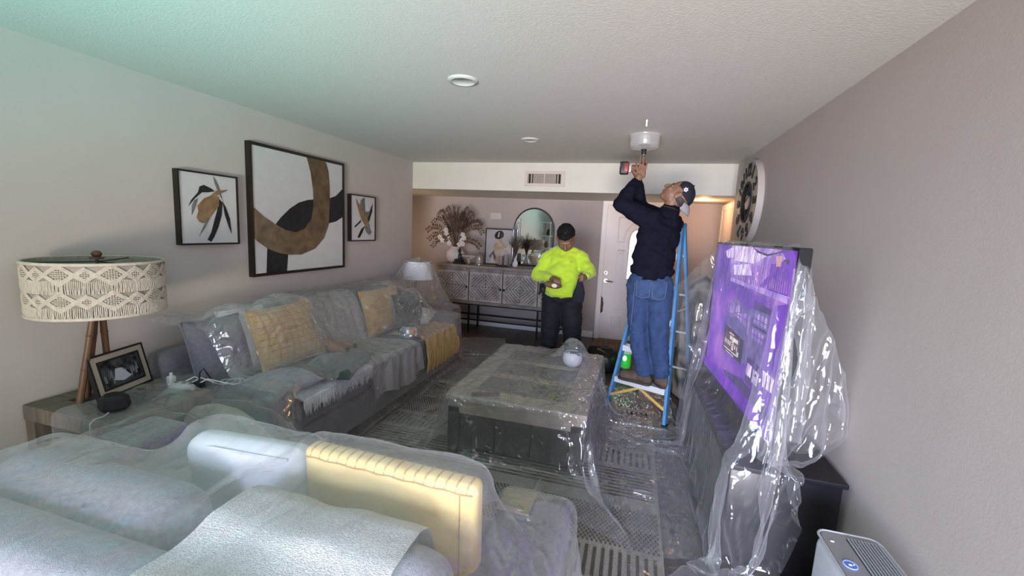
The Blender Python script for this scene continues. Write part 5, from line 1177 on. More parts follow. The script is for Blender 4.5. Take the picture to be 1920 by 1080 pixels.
for px_, py_, pz_ in ((-2.64, 4.95, 1.195), (-2.78, 4.88, 1.165), (-2.52, 4.88, 1.165), (-2.52, 5.04, 1.165)):
    ij = np.unravel_index(((P1[::2, ::2, 0]-px_)**2+(P1[::2, ::2, 1]-py_)**2).argmin(), P1[::2, ::2].shape[:2]); ij = (2*ij[0], 2*ij[1]); P1[ij] = (px_, py_, pz_); pins1.append(ij)
sheet('dust_sheet', 'clear plastic sheet over the long sofa and the white lamp', P1, L1y/82, L1x/46, c1, sheet_mat('polythene_sofa', .11, .11, .8), pins1, seed=3, slack=.04, crease=.014, fi=8, fj=2.6)

# 2: near sofa
c2 = [floor_c, lw_c, c_box((-1.19, 1.06, .255), (1.06, .43, .26)), c_box((-1.19, .64, .40), (1.06, .125, .425), r=.06), c_box((-1.56, .875, .585), (.41, .13, .24), r=.10), c_box((-.72, .865, .60), (.39, .165, .262), r=.10), c_box((-2.11, 1.06, .32), (.145, .44, .32), r=.05), c_box((-.27, 1.06, .32), (.145, .44, .32), r=.05),
      c_box((-.665, 1.105, .67), (.31, .055, .238), r=.02), c_box((-1.24, 1.13, .655), (.24, .06, .215), r=.03), c_box((-2.62, 1.59, .30), (.34, .27, .305)), c_ell((-1.96, 1.70, .30), (.46, .18, .325)), c_ell((-2.27, 1.64, .60), (.09, .09, .12)), c_box((-2.40, 1.96, .31), (.52, .11, .31), r=.05)]
def p2(a, b):
    y = .16+1.92*a; x0 = -2.93+.64*min(1, max(0, (a-.46)/.18)); return (lerp(x0, .34, b), y, 1.02)
sheet('dust_sheet', 'clear plastic sheet over the pale near sofa', gridP(51, 79, p2), 1.92/50, 3.20/78, c2, sheet_mat('polythene_near', .085, .09, .3, bscale=6), seed=5, slack=.05, crease=.010, fi=5, fj=5)

# 3: coffee table
c3 = [floor_c, c_box(((cx0+cx1)/2, (cy0+cy1)/2, .223), (.50, .735, .226), r=.012), c_ell((-.44, 3.66, .55), (.105, .105, .15)), c_box((-.92, 2.745, .455), (.11, .05, .012), r=.01), c_box((-.27, 1.06, .32), (.15, .45, .32)), c_box((-1.19, 1.06, .255), (1.06, .44, .26))]
def p3(a, b):
    y = 2.02+2.46*a; x = lerp(-1.80, .84-.62*max(0, (a-.35)/.65), b); z = .70
    if y < cy0: y = cy0-(cy0-y)*(.72+.10*math.sin(x*21))
    return (x, y, z)
sheet('dust_sheet', 'clear plastic sheet draped over the coffee table and out across the rug', gridP(61, 63, p3), 2.44/60, 2.68/62, c3, sheet_mat('polythene_table', .12, .11, .6), seed=8, slack=.045, crease=.016, fi=2.6, fj=9, fric=.6)

# 4: television
yawt = math.atan2(TVD.y, TVD.x)
ctv = TVN+TVD*(TVL*.47)
c4 = [floor_c, rw_c, c_box((ctv.x-TVW.x*.022, ctv.y-TVW.y*.022, 1.115), (TVL*.475, .030, .475), yawt, r=.012), c_box((.765, 3.0, .28), (.25, .875, .282), r=.02), c_ell((.70, 4.64, .55), (.25, .30, .78))]
rail_pin = Vector((.365, 3.845, 1.20))
n4, m4 = 71, 65; back_len, front_len = .80, 1.74; jt = 2*int(round((m4-1)*back_len/(back_len+front_len)/2))
def p4(a, b):
    y = 1.36+2.60*a
    if y < 2.2: T = Vector((.70+.02*(2.2-y), y, 1.60-.05*(2.2-y)))
    elif y < 3.50: T = TVN+TVD*((y-2.2)/TVD.y)-TVW*.022; T.z = 1.606
    else: k = (y-3.50)/.46; T = (TVN+TVD*(1.30/TVD.y)).lerp(rail_pin, k); T.z = lerp(1.606, rail_pin.z, k)
    s_ = b*(back_len+front_len)-jt/(m4-1)*(back_len+front_len)
    if s_ <= 0: return (T.x-s_*.55, T.y, T.z+s_*.83)
    k = 0 if y < 3.5 else (y-3.5)/.46
    return (T.x-s_*lerp(.50, .12, k), T.y-s_*.05, T.z-s_*lerp(.80, .70, k))
P4 = gridP(n4, m4, p4)
pins4 = [(i, jt) for i in range(n4) if 2.22 < 1.36+2.60*i/(n4-1)]+[(n4-1, jt-1)]
i0 = 2*int(round((1.86-1.36)/2.60*(n4-1)/2)); nb = int(round(.64/(back_len+front_len)*(m4-1)))   # fold that runs from the top corner of the set out to the wall
for k in range(nb+1):
    t = k/nb; P4[i0, jt-k] = (lerp(.705, .985, t), lerp(2.175, 2.27, t), lerp(1.602, 1.03, t)); pins4.append((i0, jt-k))
sheet('dust_sheet', 'clear plastic sheet hung over the television and tied back to the ladder', P4, 2.66/(n4-1), (back_len+front_len)/(m4-1), c4, sheet_mat('polythene_tv', .048, .028, .22), pins4, seed=12, fric=.35, slack=.035, crease=.014, fi=9, fj=2.4)
# ------------------------------------------------------------------ people
from mathutils import noise as mnoise
from mathutils.bvhtree import BVHTree
def chain(mb, pts, rad, n=14):
    """a tapering limb: spheres at the joints, cones between them"""
    P = [Vector(p) for p in pts]
    for i, p in enumerate(P):
        mb.ell(p, (rad[i],)*3, n=n, m=8)
        if i: mb.cyl(P[i-1], p, rad[i-1], rad[i], n)
    return mb
def organic(name, mb, m, parent, voxel, smooth=6, wr=0, wscale=(9, 9, 9), seed=0, decim=None):
    """weld overlapping shapes into one continuous skin, then relax and crease it"""
    me = bpy.data.meshes.new(name); me.from_pydata([tuple(p) for p in mb.v], [], [tuple(f) for f in mb.f]); me.update()
    t = bpy.data.objects.new(name, me); C.objects.link(t)
    r = t.modifiers.new('r', 'REMESH'); r.mode = 'VOXEL'; r.voxel_size = voxel; r.use_smooth_shade = True
    if smooth: s_ = t.modifiers.new('s', 'SMOOTH'); s_.factor = .5; s_.iterations = smooth
    dg = bpy.context.evaluated_depsgraph_get(); dg.update(); me2 = bpy.data.meshes.new_from_object(t.evaluated_get(dg)); bpy.data.objects.remove(t); bpy.data.meshes.remove(me)
    me2.name = name
    if wr:
        nv = len(me2.vertices); co = np.empty(nv*3); no = np.empty(nv*3); me2.vertices.foreach_get('co', co); me2.vertex_normals.foreach_get('vector', no)
        co = co.reshape(-1, 3); no = no.reshape(-1, 3)
        off = Vector((seed*3.1, seed*1.7, seed*.9))
        h = np.array([abs(mnoise.noise(Vector((c[0]*wscale[0]+.5*c[2]*wscale[0]*.6, c[1]*wscale[1], c[2]*wscale[2]))+off))-.25+.5*mnoise.noise(Vector((c[0]*wscale[0]*2.3, c[1]*wscale[1]*2.3, c[2]*wscale[2]*2.3))+off) for c in co])
        co += no*(h*wr)[:, None]; me2.vertices.foreach_set('co', co.ravel())
    me2.materials.clear(); me2.materials.append(m); me2.polygons.foreach_set('use_smooth', [True]*len(me2.polygons))
    return link(name, me2, parent)
def bvh(o): return BVHTree.FromPolygons([v.co.copy() for v in o.data.vertices], [tuple(p.vertices) for p in o.data.polygons])
def head_shapes(mb, c, f, h, k=1., jaw=1.):
    c, f, h = Vector(c), Vector(f).normalized(), Vector(h); h = (h-f*h.dot(f)).normalized(); s = f.cross(h)
    R = Matrix((f, s, h)).transposed()
    def E(a, b, d, r): mb.ell(c+(f*a+s*b+h*d)*k, tuple(x*k for x in r), R, 18, 12)
    E(-.012, 0, .032, (.098, .078, .088)); E(.022, 0, -.035, (.078, .066*jaw, .078)); E(.052, 0, -.092, (.036, .036*jaw, .026)); E(-.002, 0, -.068, (.062, .060*jaw, .042))
    E(.074, 0, .022, (.022, .052, .012)); E(.066, .032, -.02, (.026, .026, .024)); E(.066, -.032, -.02, (.026, .026, .024))
    mb.cyl(c+(f*.086+h*.012)*k, c+(f*.112-h*.028)*k, .009*k, .014*k, 10); E(.106, 0, -.033, (.017, .017, .012)); E(.098, .013, -.036, (.011, .009, .009)); E(.098, -.013, -.036, (.011, .009, .009))
    E(.089, 0, -.060, (.013, .026, .007)); E(.087, 0, -.071, (.013, .023, .007))
    for q in (1, -1): E(-.008, .078*q, -.012, (.020, .010, .034)); E(-.016, .086*q, .004, (.016, .007, .020))
    return R, c
def eyes(parent, R, c, k=1.):
    w_ = mat('eye_white', (.30, .27, .24), .3); d_ = mat('eye_dark', (.012, .008, .006), .15)
    for q in (1, -1):
        p = c+R @ (Vector((.0735, .031*q, .003))*k); o = MB().ell(p, (.0100*k,)*3, n=12, m=8).build('eye', w_, parent, True); MB().ell(p+R @ Vector((.0075*k, 0, .001)), (.0055*k,)*3, n=10, m=6).build('iris', d_, o, True)
        bt = [c+R @ (Vector((.088-.010*abs(t_), (.031+.017*t_)*q, .024-.005*abs(t_)))*k) for t_ in (-1, -.4, .2, .8, 1.2)]
        MB().tube(bt, [.003*k, .0045*k, .005*k, .004*k, .002*k], 6).build('eyebrow', MATS['hair_black'], parent, True)
mat('hair_black', (.008, .0075, .0075), .75, var=.4, vscale=60, bump=.5, bscale=120, spec=.15)

# ---- man on the ladder
m_skin1 = mat('skin_tan', (.215, .112, .068), .5, var=.12, vscale=25, bump=.08, bscale=200); m_navy = mat('navy_jersey', (.0055, .006, .014), .9, var=.3, vscale=8, spec=.12); m_denim = mat('blue_denim', (.026, .054, .135), .88, var=.35, vscale=22, bump=.25, bscale=300, stretch=(1, 1, .5))
wr_l, wr_r = Vector((-.025, 3.795, 2.06)), Vector((-.02, 3.93, 2.09))
sh_l, sh_r, el_l, el_r = Vector((.115, 3.775, 1.735)), Vector((.30, 3.97, 1.72)), Vector((-.135, 3.69, 1.86)), Vector((.01, 4.02, 1.86))
hip_l, hip_r, kn_l, kn_r, an_l, an_r = Vector((.072, 3.80, 1.17)), Vector((.232, 3.775, 1.17)), Vector((.087, 3.785, .80)), Vector((.255, 3.755, .79)), Vector((.165, 3.79, .42)), Vector((.312, 3.775, .42))
hc = Vector((.308, 3.86, 1.962)); hf, hh_ = Vector((-.64, .02, .77)), Vector((.77, 0, .64))
b = MB(); R1, c1_ = head_shapes(b, hc, hf, hh_, 1.03)
chain(b, [(.235, 3.87, 1.76), (.262, 3.862, 1.85), (.285, 3.86, 1.92)], [.075, .062, .058])
chain(b, [(.155, 3.79, 1.20), (.165, 3.81, 1.40), (.20, 3.86, 1.60), (.235, 3.87, 1.72)], [.11, .10, .11, .075])
for s_, e_, w_ in ((sh_l, el_l, wr_l), (sh_r, el_r, wr_r)): chain(b, [(.215, 3.87, 1.70), s_, s_.lerp(e_, .5), e_, e_.lerp(w_, .4), w_], [.09, .06, .05, .042, .042, .029])
for a_, k_, n_ in ((hip_l, kn_l, an_l), (hip_r, kn_r, an_r)): chain(b, [(.155, 3.79, 1.18), a_, a_.lerp(k_, .5), k_, k_.lerp(n_, .35), n_, n_-Vector((0, 0, .02))], [.10, .09, .075, .055, .052, .036, .030])
# left hand: open, palm to the drill, fingers running up beside the chuck
pc = Vector((.003, 3.80, 2.118)); b.ell(pc, (.040, .017, .046)); chain(b, [wr_l, wr_l.lerp(pc, .6)], [.029, .028])
for x0, x1, z1, r_ in ((-.033, -.046, 2.226, .0088), (-.011, -.013, 2.262, .0092), (.012, .018, 2.256, .0090), (.033, .046, 2.222, .0080)):
    b0 = Vector((x0, 3.803, 2.150)); t_ = Vector((x1, 3.826, z1)); chain(b, [pc+Vector((x0*.5, 0, .01)), b0, b0.lerp(t_, .45)+Vector((0, -.007, 0)), b0.lerp(t_, .78)+Vector((0, -.003, 0)), t_], [.013, r_*1.12, r_*1.05, r_*.97, r_*.82], 10)
chain(b, [pc+Vector((-.018, .004, -.022)), (-.048, 3.812, 2.125), (-.066, 3.826, 2.150), (-.072, 3.838, 2.172)], [.018, .013, .0115, .0095], 10)
# right hand: closed round the drill handle from behind
pr_ = Vector((-.035, 3.905, 2.148)); b.ell(pr_, (.040, .020, .038)); chain(b, [wr_r, pr_], [.030, .028])
for k in range(4):
    x = -.068+.021*k; chain(b, [(x, 3.912, 2.165), (x, 3.895, 2.188), (x, 3.862, 2.192), (x-.002, 3.832, 2.176), (x-.002, 3.830, 2.156)], [.011, .0105, .010, .0095, .0085], 10)
chain(b, [pr_+Vector((.02, -.002, -.012)), (.0, 3.885, 2.122), (-.026, 3.858, 2.118), (-.05, 3.846, 2.121)], [.016, .013, .0115, .0095], 10)
p1 = organic('person', b, m_skin1, None, .0042, 3)
tag(p1, 'man in a navy shirt and jeans standing on the ladder drilling into the ceiling', 'person')
eyes(p1, R1, c1_, 1.03)
s_ = MB()
chain(s_, [(.157, 3.795, 1.305), (.16, 3.80, 1.36), (.17, 3.82, 1.46)], [.155, .15, .145], 20); s_.ell((.185, 3.845, 1.60), (.185, .165, .17), Matrix.Rotation(.55, 3, 'Z'), 24, 16); s_.ell((.165, 3.81, 1.44), (.180, .150, .20), Matrix.Rotation(.35, 3, 'Z'), 24, 16); s_.ell((.158, 3.795, 1.33), (.185, .145, .07), None, 24, 12)
chain(s_, [(.225, 3.87, 1.70), (.242, 3.872, 1.77), (.262, 3.865, 1.825)], [.13, .105, .080])
for a_, e_, w_ in ((sh_l, el_l, wr_l), (sh_r, el_r, wr_r)): chain(s_, [(.205, 3.865, 1.68), a_, a_.lerp(e_, .5), e_, e_.lerp(w_, .5), e_.lerp(w_, .93)], [.115, .093, .078, .066, .060, .043], 16)
shirt1 = organic('shirt', s_, m_navy, p1, .009, 10, .016, (9, 9, 13), 2)
t_ = MB()
t_.ell((.155, 3.79, 1.235), (.182, .140, .115), None, 24, 14); t_.ell((.105, 3.735, 1.16), (.095, .085, .10)); t_.ell((.205, 3.715, 1.16), (.095, .085, .10))
for a_, k_, n_ in ((hip_l, kn_l, an_l), (hip_r, kn_r, an_r)): chain(t_, [a_+Vector((0, 0, .03)), a_.lerp(k_, .35), k_, k_.lerp(n_, .4), n_+Vector((0, 0, .05)), n_+Vector((0, 0, .035))], [.112, .102, .080, .075, .070, .072], 18)
jeans = organic('jeans', t_, m_denim, p1, .009, 7, .012, (8, 8, 22), 5)
jb = bvh(jeans)
def on(bv, p, d, off): 
    hit = bv.ray_cast(Vector(p), Vector(d)); return (hit[0]-Vector(d)*off) if hit[0] is not None else None
m_stitch = mat('denim_thread', (.12, .15, .20), .9)
for cx in (.098, .222):
    for nm, dz in (('back_pocket', 0),):
        G = []
        for i in range(7):
            row = []
            for j in range(7):
                x = cx+(j/6-.5)*.115*(1-.12*(1-i/6)); z = 1.245-.13*(1-i/6)-.018*(1-i/6)*(1-abs(j/6-.5)*2)
                q_ = on(jb, (x, 3.3, z), (0, 1, 0), .004); row.append(q_ or Vector((x, 3.65, z)))
            G.append(row)
        pk_ = MB().grid(G).build('back_pocket', mat('blue_denim_pocket', (.034, .066, .15), .88, var=.3, vscale=22, bump=.25, bscale=300), jeans, True, 180)
        ed = [G[6][0], *[G[i][0] for i in range(5, -1, -1)], *G[0][1:], *[G[i][6] for i in range(1, 7)]]
        MB().tube([p+Vector((0, -.002, 0)) for p in ed], .0018, 5).build('pocket_stitch', m_stitch, jeans, True)
sm = [on(jb, (hip_l.x-.06+.02*math.sin(z), 3.3, z), (0, 1, 0), .002) for z in np.linspace(1.22, .46, 16)]; sm = [p for p in sm if p]
if len(sm) > 3: MB().tube(sm, .002, 5).build('side_seam', m_stitch, jeans, True)
bl = []
for a in np.linspace(0, 2*PI, 33):
    d_ = Vector((math.cos(a), math.sin(a), 0)); q_ = on(jb, Vector((.155, 3.79, 1.315))+d_*.6, -d_, .003); bl.append(q_ or Vector((.155, 3.79, 1.315))+d_*.16)
MB().tube(bl, .010, 8, False).build('waistband', m_denim, jeans, True)
m_boot = mat('boot_suede', (.10, .072, .050), .85, var=.4, vscale=18, bump=.3, bscale=120); m_sole = mat('boot_sole', (.035, .026, .02), .8)
def boot(heel, toe, parent, ankle):
    h_, t2 = Vector(heel), Vector(toe); u = (t2-h_).normalized(); v = Vector((-u.y, u.x, 0)); z0 = heel[2]; L_b = (t2-h_).length
    def Q(a, b_, z): return h_+u*a*L_b+v*b_+Vector((0, 0, z))
    mb = MB(); chain(mb, [Q(.14, 0, .06), Q(.35, 0, .062), Q(.62, 0, .055), Q(.85, 0, .046)], [.047, .049, .049, .043]); chain(mb, [Q(.17, 0, .07), ankle], [.054, .058]); mb.ell(Q(.80, 0, .04), (.055, .05, .034)); mb.ell(Q(.10, 0, .045), (.046, .043, .04)); mb.ell(Q(.5, 0, .03), (.09, .04, .025), Matrix.Rotation(math.atan2(u.y, u.x), 3, 'Z'))
    o = organic('boot', mb, m_boot, parent, .007, 5, .004, (20, 20, 20))
    W = [(-.03, .026), (.03, .040), (.12, .044), (.3, .042), (.5, .043), (.75, .051), (.9, .047), (.98, .034), (1.02, .014)]
    poly = [(a*L_b, w) for a, w in W]+[(a*L_b, -w) for a, w in W[::-1]]
    MB().prism(poly, h_+Vector((0, 0, 0)), u, v, .024).build('sole', m_sole, o, True, 40)
    for k in range(4): MB().tube([Q(.38+.07*k, -.02, .098-.008*k), Q(.39+.07*k, 0, .106-.009*k), Q(.38+.07*k, .02, .098-.008*k)], .003, 5).build('lace', m_sole, o, True)
TZ = .3285
boot((.225, 3.772, TZ), (-.035, 3.875, TZ), p1, an_l-Vector((0, 0, .02))); boot((.345, 3.735, TZ), (.265, 3.965, TZ), p1, an_r-Vector((0, 0, .02)))
# backwards cap
m_cap = mat('cap_navy', (.010, .012, .022), .8, var=.2, bump=.2, bscale=200); m_brim = mat('cap_brim_grey', (.27, .27, .29), .8)
f_, s2_, h2_ = R1.col[0], R1.col[1], R1.col[2]
cp = []
for i in range(9):
    th = .5*PI*i/8; cp.append([c1_+R1 @ Vector((-.022+.112*math.cos(th)*math.cos(a)*(1 if math.cos(a) < 0 else .86), .090*math.cos(th)*math.sin(a), .030+.105*math.sin(th)-.014*math.cos(th)*(1 if math.cos(a) < 0 else -.9))) for a in np.linspace(0, 2*PI, 33)])
cap = MB().grid(cp).build('cap', m_cap, p1, True, 180)
MB().ell(c1_+R1 @ Vector((-.022, 0, .137)), (.008, .008, .008)).build('button', m_cap, cap, True)
br = []
for i in range(6):
    t = i/5; br.append([c1_+R1 @ Vector((-.022-(.105+.075*t*(1-.35*(q/.8)**2))*math.cos(q), (.088+.012*t)*math.sin(q), .016-.055*t*t-.020*(abs(q)/.9)**2)) for q in np.linspace(-.95, .95, 13)])
MB().grid(br).build('brim', m_brim, cap, True, 180)
em_c = c1_+R1 @ Vector((-.012, -.0935 if (R1 @ Vector((0, -1, 0))).y < 0 else .0935, .060)); en = (R1 @ Vector((0, -1 if (R1 @ Vector((0, -1, 0))).y < 0 else 1, .25))).normalized()
ME = frameM(em_c, hh_, en.cross(hh_)); 
star = [((.021 if k % 2 == 0 else .012)*math.cos(PI*k/6), (.021 if k % 2 == 0 else .012)*math.sin(PI*k/6)) for k in range(12)]
sgn_e = 1 if (ME.to_3x3() @ Vector((0, 0, 1))).y < 0 else -1
MB().add([ME @ Vector((a, b_, .002*sgn_e)) for a, b_ in star], [tuple(range(12))]).build('emblem', mat('emblem_white', (.75, .72, .72), .5), cap)
MB().add([ME @ Vector((a*.5, b_*.5, .003*sgn_e)) for a, b_ in star], [tuple(range(12))]).build('emblem_centre', mat('emblem_dark', (.25, .18, .20), .5), cap)
MB().ell(c1_+R1 @ Vector((-.040, 0, -.012)), (.066, .0745, .050), R1, 28, 18).build('hair', mat('hair_greying', (.06, .055, .05), .7, var=.4, vscale=80), p1, True)
nk = [Vector((.268, 3.862, 1.845))+Vector((.075*math.cos(a), .078*math.sin(a), -.02*math.cos(a))) for a in np.linspace(0, 2*PI, 25)]
MB().tube(nk, .003, 5, False).build('necklace', mat('gold_chain', (.6, .42, .15), .3, 1), p1, True)

# ---- cordless drill with its dust bowl against the ceiling
dl = thing('cordless_drill', 'red and black cordless drill held pointing up by the man on the ladder', 'drill', (.011, 3.86, 2.15))
m_dr = mat('drill_red', (.19, .028, .018), .4); m_db = mat('drill_black', (.012, .011, .011), .45); m_st = mat('drill_steel', (.35, .33, .31), .3, .9)
MB().lathe([(.001, -.075), (.024, -.072), (.030, -.055), (.030, .02), (.026, .045), (.020, .05)], (.011, 3.86, 2.165), 24).build('motor_body', m_db, dl, True, 50)
MB().lathe([(.020, 0), (.021, .01), (.021, .03), (.014, .055), (.008, .06)], (.011, 3.86, 2.215), 24).build('chuck', m_st, dl, True, 50)
MB().tube([(-.01, 3.86, 2.150), (-.05, 3.86, 2.155), (-.09, 3.86, 2.160)], [.020, .0175, .020], 12).build('handle', m_db, dl, True)
bt_ = MB().rbox((-.137, 3.86, 2.170), (.075, .075, .105), .012, 3).build('battery', m_db, dl, True); MB().rbox((-.122, 3.86, 2.172), (.050, .079, .085), .012, 3).build('battery_band', m_dr, bt_, True)
MB().rbox((-.172, 3.835, 2.19), (.008, .02, .03), .003, 1).build('battery_latch', mat('latch_grey', (.3, .3, .3), .5), bt_)
MB().rbox((-.092, 3.86, 2.162), (.03, .055, .06), .008, 2).build('battery_foot', mat('foot_grey', (.42, .41, .40), .4), dl, True)
MB().cyl((.011, 3.86, 2.270), (.011, 3.86, 2.318), .008).build('arbor', m_st, dl)
MB().lathe([(.020, 0), (.020, .03), (.024, .034), (.024, .042), (.01, .046)], (.011, 3.86, 2.283), 20).build('bowl_hub', m_db, dl, True, 40)
MB().lathe([(.055, 0), (.055, .075), (.053, .075), (.053, 0)], (.011, 3.86, 2.358), 28).build('hole_saw', mat('saw_white', (.42, .40, .37), .4), dl, True, 40)
bw_ = thing('dust_bowl', 'clear plastic dust bowl held against the ceiling round the hole saw', 'bowl', (.011, 3.86, 2.32))
MB().lathe([(.02, 0), (.075, .002), (.105, .012), (.117, .035), (.119, .07), (.121, .114), (.118, .114), (.115, .07), (.112, .037), (.10, .016), (.07, .007), (.02, .005)], (.011, 3.86, 2.322), 48).build('bowl', glass_mat('clear_bowl', (.85, .85, .84), .22, .08), bw_, True, 70)
MB().lathe([(.1205, .108), (.124, .110), (.124, .117), (.1205, .117)], (.011, 3.86, 2.322), 48).build('rim_gasket', glass_mat('bowl_rim', (.85, .85, .84), .5, .2), bw_, True, 70)

# ---- man in the lime shirt, standing by the sideboard
m_skin2 = mat('skin_brown', (.165, .085, .052), .5, var=.12, vscale=25, bump=.08, bscale=200); m_lime = mat('hi_vis_lime', (.43, .60, .022), .8, col2=(.37, .53, .018), vscale=6, bump=.15, bscale=250, sheen=.3); m_trou = mat('black_trousers', (.008, .0085, .011), .85, var=.3, vscale=9)
KM = .809                                            # he stands about 4.45 m away
def near(p, z0=None): p = Vector(p); q_ = Vector((p.x*KM, p.y*KM, EYE+(p.z-EYE)*KM)); return q_
hc = near((-.832, 5.40, 1.535)); hf, hh_ = Vector((.06, -.66, -.75)), Vector((0, -.75, .66))
A_sl, A_el, A_wr = near((-1.06, 5.50, 1.27)), near((-1.185, 5.42, 1.035)), near((-.945, 5.215, 1.035))
B_sl, B_el, B_wr = near((-.64, 5.50, 1.285)), near((-.51, 5.42, 1.115)), near((-.535, 5.28, 1.085))
b = MB(); R2, c2_ = head_shapes(b, hc, hf, hh_, 1.13, 1.15)
TC = near((-.85, 5.50, 1.1)); tx, ty_ = TC.x, TC.y
chain(b, [(tx, ty_+.02, 1.40), (tx+.003, ty_-.01, 1.46), (tx+.006, ty_-.04, 1.51)], [.065, .058, .056])
chain(b, [(tx, ty_, .98), (tx, ty_, 1.12), (tx, ty_, 1.27), (tx, ty_+.02, 1.36)], [.10, .11, .10, .06])
for s_, e_, w_ in ((A_sl, A_el, A_wr), (B_sl, B_el, B_wr)): chain(b, [(tx, ty_+.01, 1.32), s_, s_.lerp(e_, .5), e_, e_.lerp(w_, .4), w_], [.08, .055, .048, .040, .038, .028])
legs2 = [(Vector((tx-.098, ty_, .93)), Vector((tx-.105, ty_-.02, .50)), Vector((tx-.12, ty_+.01, .10))), (Vector((tx+.098, ty_, .93)), Vector((tx+.135, ty_-.02, .50)), Vector((tx+.165, ty_+.02, .10)))]
for a_, k_, n_ in legs2: chain(b, [(tx, ty_, .98), a_, a_.lerp(k_, .5), k_, n_], [.10, .09, .075, .055, .042])
# his right hand: fingers curled down over the parcel
pa = near((-.898, 5.178, 1.028)); b.ell(pa, (.038, .034, .024)); chain(b, [A_wr, pa], [.028, .027])
for k in range(4):
    f0 = pa+Vector((-.012+.018*k, -.012, .008)); chain(b, [f0, f0+Vector((.008, -.028, -.008)), f0+Vector((.012, -.040, -.030)), f0+Vector((.012, -.034, -.046))], [.0118, .0108, .0100, .0088], 10)
chain(b, [pa+Vector((.022, .012, -.01)), pa+Vector((.044, .0, -.018)), pa+Vector((.052, -.018, -.036))], [.014, .0118, .0098], 10)
# his left hand: pinching the dark cloth
pb = near((-.557, 5.243, 1.075)); b.ell(pb, (.030, .033, .030)); chain(b, [B_wr, pb], [.028, .026])
for k in range(4):
    f0 = pb+Vector((.002, -.026, .022-.016*k)); chain(b, [f0, f0+Vector((-.013, -.019, -.004)), f0+Vector((-.034, -.015, -.010)), f0+Vector((-.042, .0, -.014))], [.0118, .0108, .0100, .0088], 10)
chain(b, [pb+Vector((-.012, .0, .02)), pb+Vector((-.032, -.014, .022)), pb+Vector((-.048, -.026, .010))], [.014, .0118, .0098], 10)
p2_ = organic('person', b, m_skin2, None, .005, 3)
tag(p2_, 'man in a lime hi-vis shirt and black trousers looking down at his hands', 'person')
mat_h = MATS['hair_black']; eyes(p2_, R2, c2_, 1.10)
hb = MB(); hb.ell(c2_+R2 @ Vector((-.022, 0, .050)), (.108, .092, .092), R2, 24, 16); hb.ell(c2_+R2 @ Vector((.055, 0, .088)), (.05, .070, .034), R2, 20, 12); hb.ell(c2_+R2 @ Vector((-.045, 0, .0)), (.080, .088, .085), R2, 20, 12)
organic('hair', hb, MATS['hair_black'], p2_, .006, 3, .010, (30, 30, 30), 3)
s_ = MB()
s_.ell((tx-.004, ty_-.025, 1.13), (.198, .170, .21), None, 24, 16); s_.ell((tx, ty_, 1.27), (.178, .138, .155), None, 24, 16); s_.ell((tx-.004, ty_-.03, 1.00), (.192, .165, .105), None, 24, 14); chain(s_, [(tx, ty_+.012, 1.33), (tx+.002, ty_+.002, 1.415)], [.125, .078])
for a_, e_, w_ in ((A_sl, A_el, A_wr), (B_sl, B_el, B_wr)): chain(s_, [(tx+.3*(a_.x-tx), ty_+.008, 1.375), a_, a_.lerp(e_, .5), e_, e_.lerp(w_, .5), e_.lerp(w_, .92)], [.088, .078, .070, .060, .052, .040], 16)
shirt2 = organic('shirt', s_, m_lime, p2_, .010, 9, .022, (7, 7, 10), 8)
sb2 = bvh(shirt2); lg = MB(); lgc = near((-.735, 5.3, 1.262))
for i, (w_, dz) in enumerate(((.030, 0), (.042, -.011), (.034, -.022))):
    for j in range(3):
        x = lgc.x+w_*(j/3-.5); row = [on(sb2, (x+d_, 3.6, lgc.z+dz), (0, 1, 0), .002) for d_ in (0, w_*.25)]; row2 = [on(sb2, (x+d_, 3.6, lgc.z-.005+dz), (0, 1, 0), .002) for d_ in (0, w_*.25)]
        if all(row) and all(row2): lg.add(row+row2[::-1], [(0, 1, 2, 3)])
o = lg.build('chest_logo', mat('logo_grey', (.16, .24, .05), .7), shirt2); o['kind'] = 'stuff'
t_ = MB(); t_.ell((tx, ty_-.008, .955), (.192, .155, .115), None, 24, 14)
for a_, k_, n_ in legs2: chain(t_, [a_, a_.lerp(k_, .5), k_, k_.lerp(n_, .5), n_, n_-Vector((0, 0, .04))], [.118, .110, .094, .086, .080, .082], 18)
organic('trousers', t_, m_trou, p2_, .010, 6, .016, (7, 7, 16), 4)
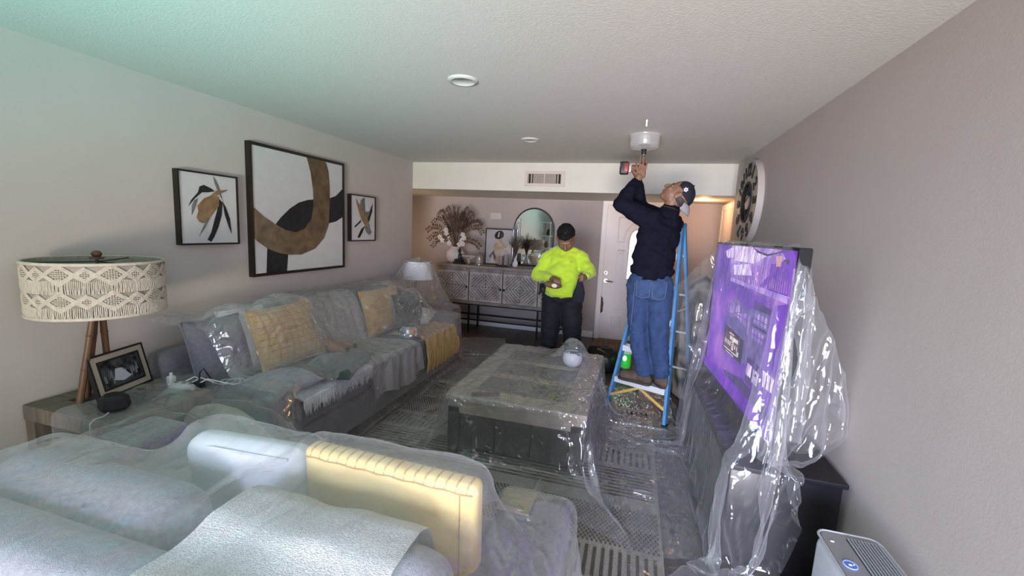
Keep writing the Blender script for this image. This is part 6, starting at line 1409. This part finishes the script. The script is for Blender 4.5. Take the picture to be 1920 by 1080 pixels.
for a_, k_, n_ in legs2:
    mb = MB(); mb.ell((n_.x, n_.y-.07, .045), (.05, .14, .045)); mb.ell((n_.x, n_.y+.02, .06), (.048, .06, .055)); sh_o = organic('shoe', mb, m_trou, p2_, .008, 4)
    W = [(.0, .030), (.2, .042), (.5, .042), (.8, .050), (1, .025)]; MB().prism([(a*.29, w) for a, w in W]+[(a*.29, -w) for a, w in W[::-1]], (n_.x, n_.y+.08, .012), (0, -1, 0), (1, 0, 0), .012).build('sole', m_sole, sh_o)
bpx = near((-1.085, 5.345, .885))
ph = thing('belt_pouch', 'black belt pouch on the hip of the man in the lime shirt', 'pouch', bpx-Vector((0, 0, .05)))
MB().rbox(bpx, (.065, .045, .10), .012, 3, rz=-.6).build('case', m_db, ph, True); MB().rbox(bpx+Vector((-.004, -.024, .028)), (.066, .012, .042), .005, 2, rz=-.6).build('flap', m_black, ph, True); MB().ell(bpx+Vector((.004, -.032, -.008)), (.005, .004, .005)).build('snap', m_brass, ph, True)
pcx = pa+Vector((-.012, -.052, -.052))
pc2 = thing('parcel', 'brown wrapped roll with a yellow label in the hand of the lime shirted man', 'parcel', pcx-Vector((0, 0, .03)))
Mx = Matrix.Translation(pcx) @ Euler((0, .12, .15)).to_matrix().to_4x4()
MB().add(*(lambda q: (q.v, q.f))(MB().ell((0, 0, 0), (.088, .027, .034), None, 20, 12)), Mx).build('wrapping', mat('brown_leather', (.13, .062, .035), .6, var=.3, vscale=20), pc2, True)
P = [[Mx @ Vector((.016+.027*math.cos(a)*r_, -.0285-.001, .020*math.sin(a)*r_)) for a in np.linspace(0, 2*PI, 19)] for r_ in (.02, 1)]
MB().grid(P).build('label', mat('label_yellow', (.62, .55, .16), .6, col2=(.5, .5, .4), vscale=40), pc2)
ckx = pb+Vector((-.034, -.026, -.004))
jk = thing('dark_cloth', 'dark cloth hanging from the left hand of the lime shirted man', 'cloth', ckx-Vector((0, 0, .26)))
P = []
for i in range(15):
    t = i/14; w_ = .014+.042*min(1, t*1.6); P.append([ckx+Vector((-.012*t+w_*math.cos(a)*(1+.15*math.sin(3*a+4*t)), .04*t+.6*w_*math.sin(a)*(1+.2*math.sin(2*a)), -.25*t)) for a in np.linspace(0, 2*PI, 21)])
MB().grid(P).build('folds', mat('dark_cloth', (.010, .011, .018), .9, var=.3), jk, True, 180)
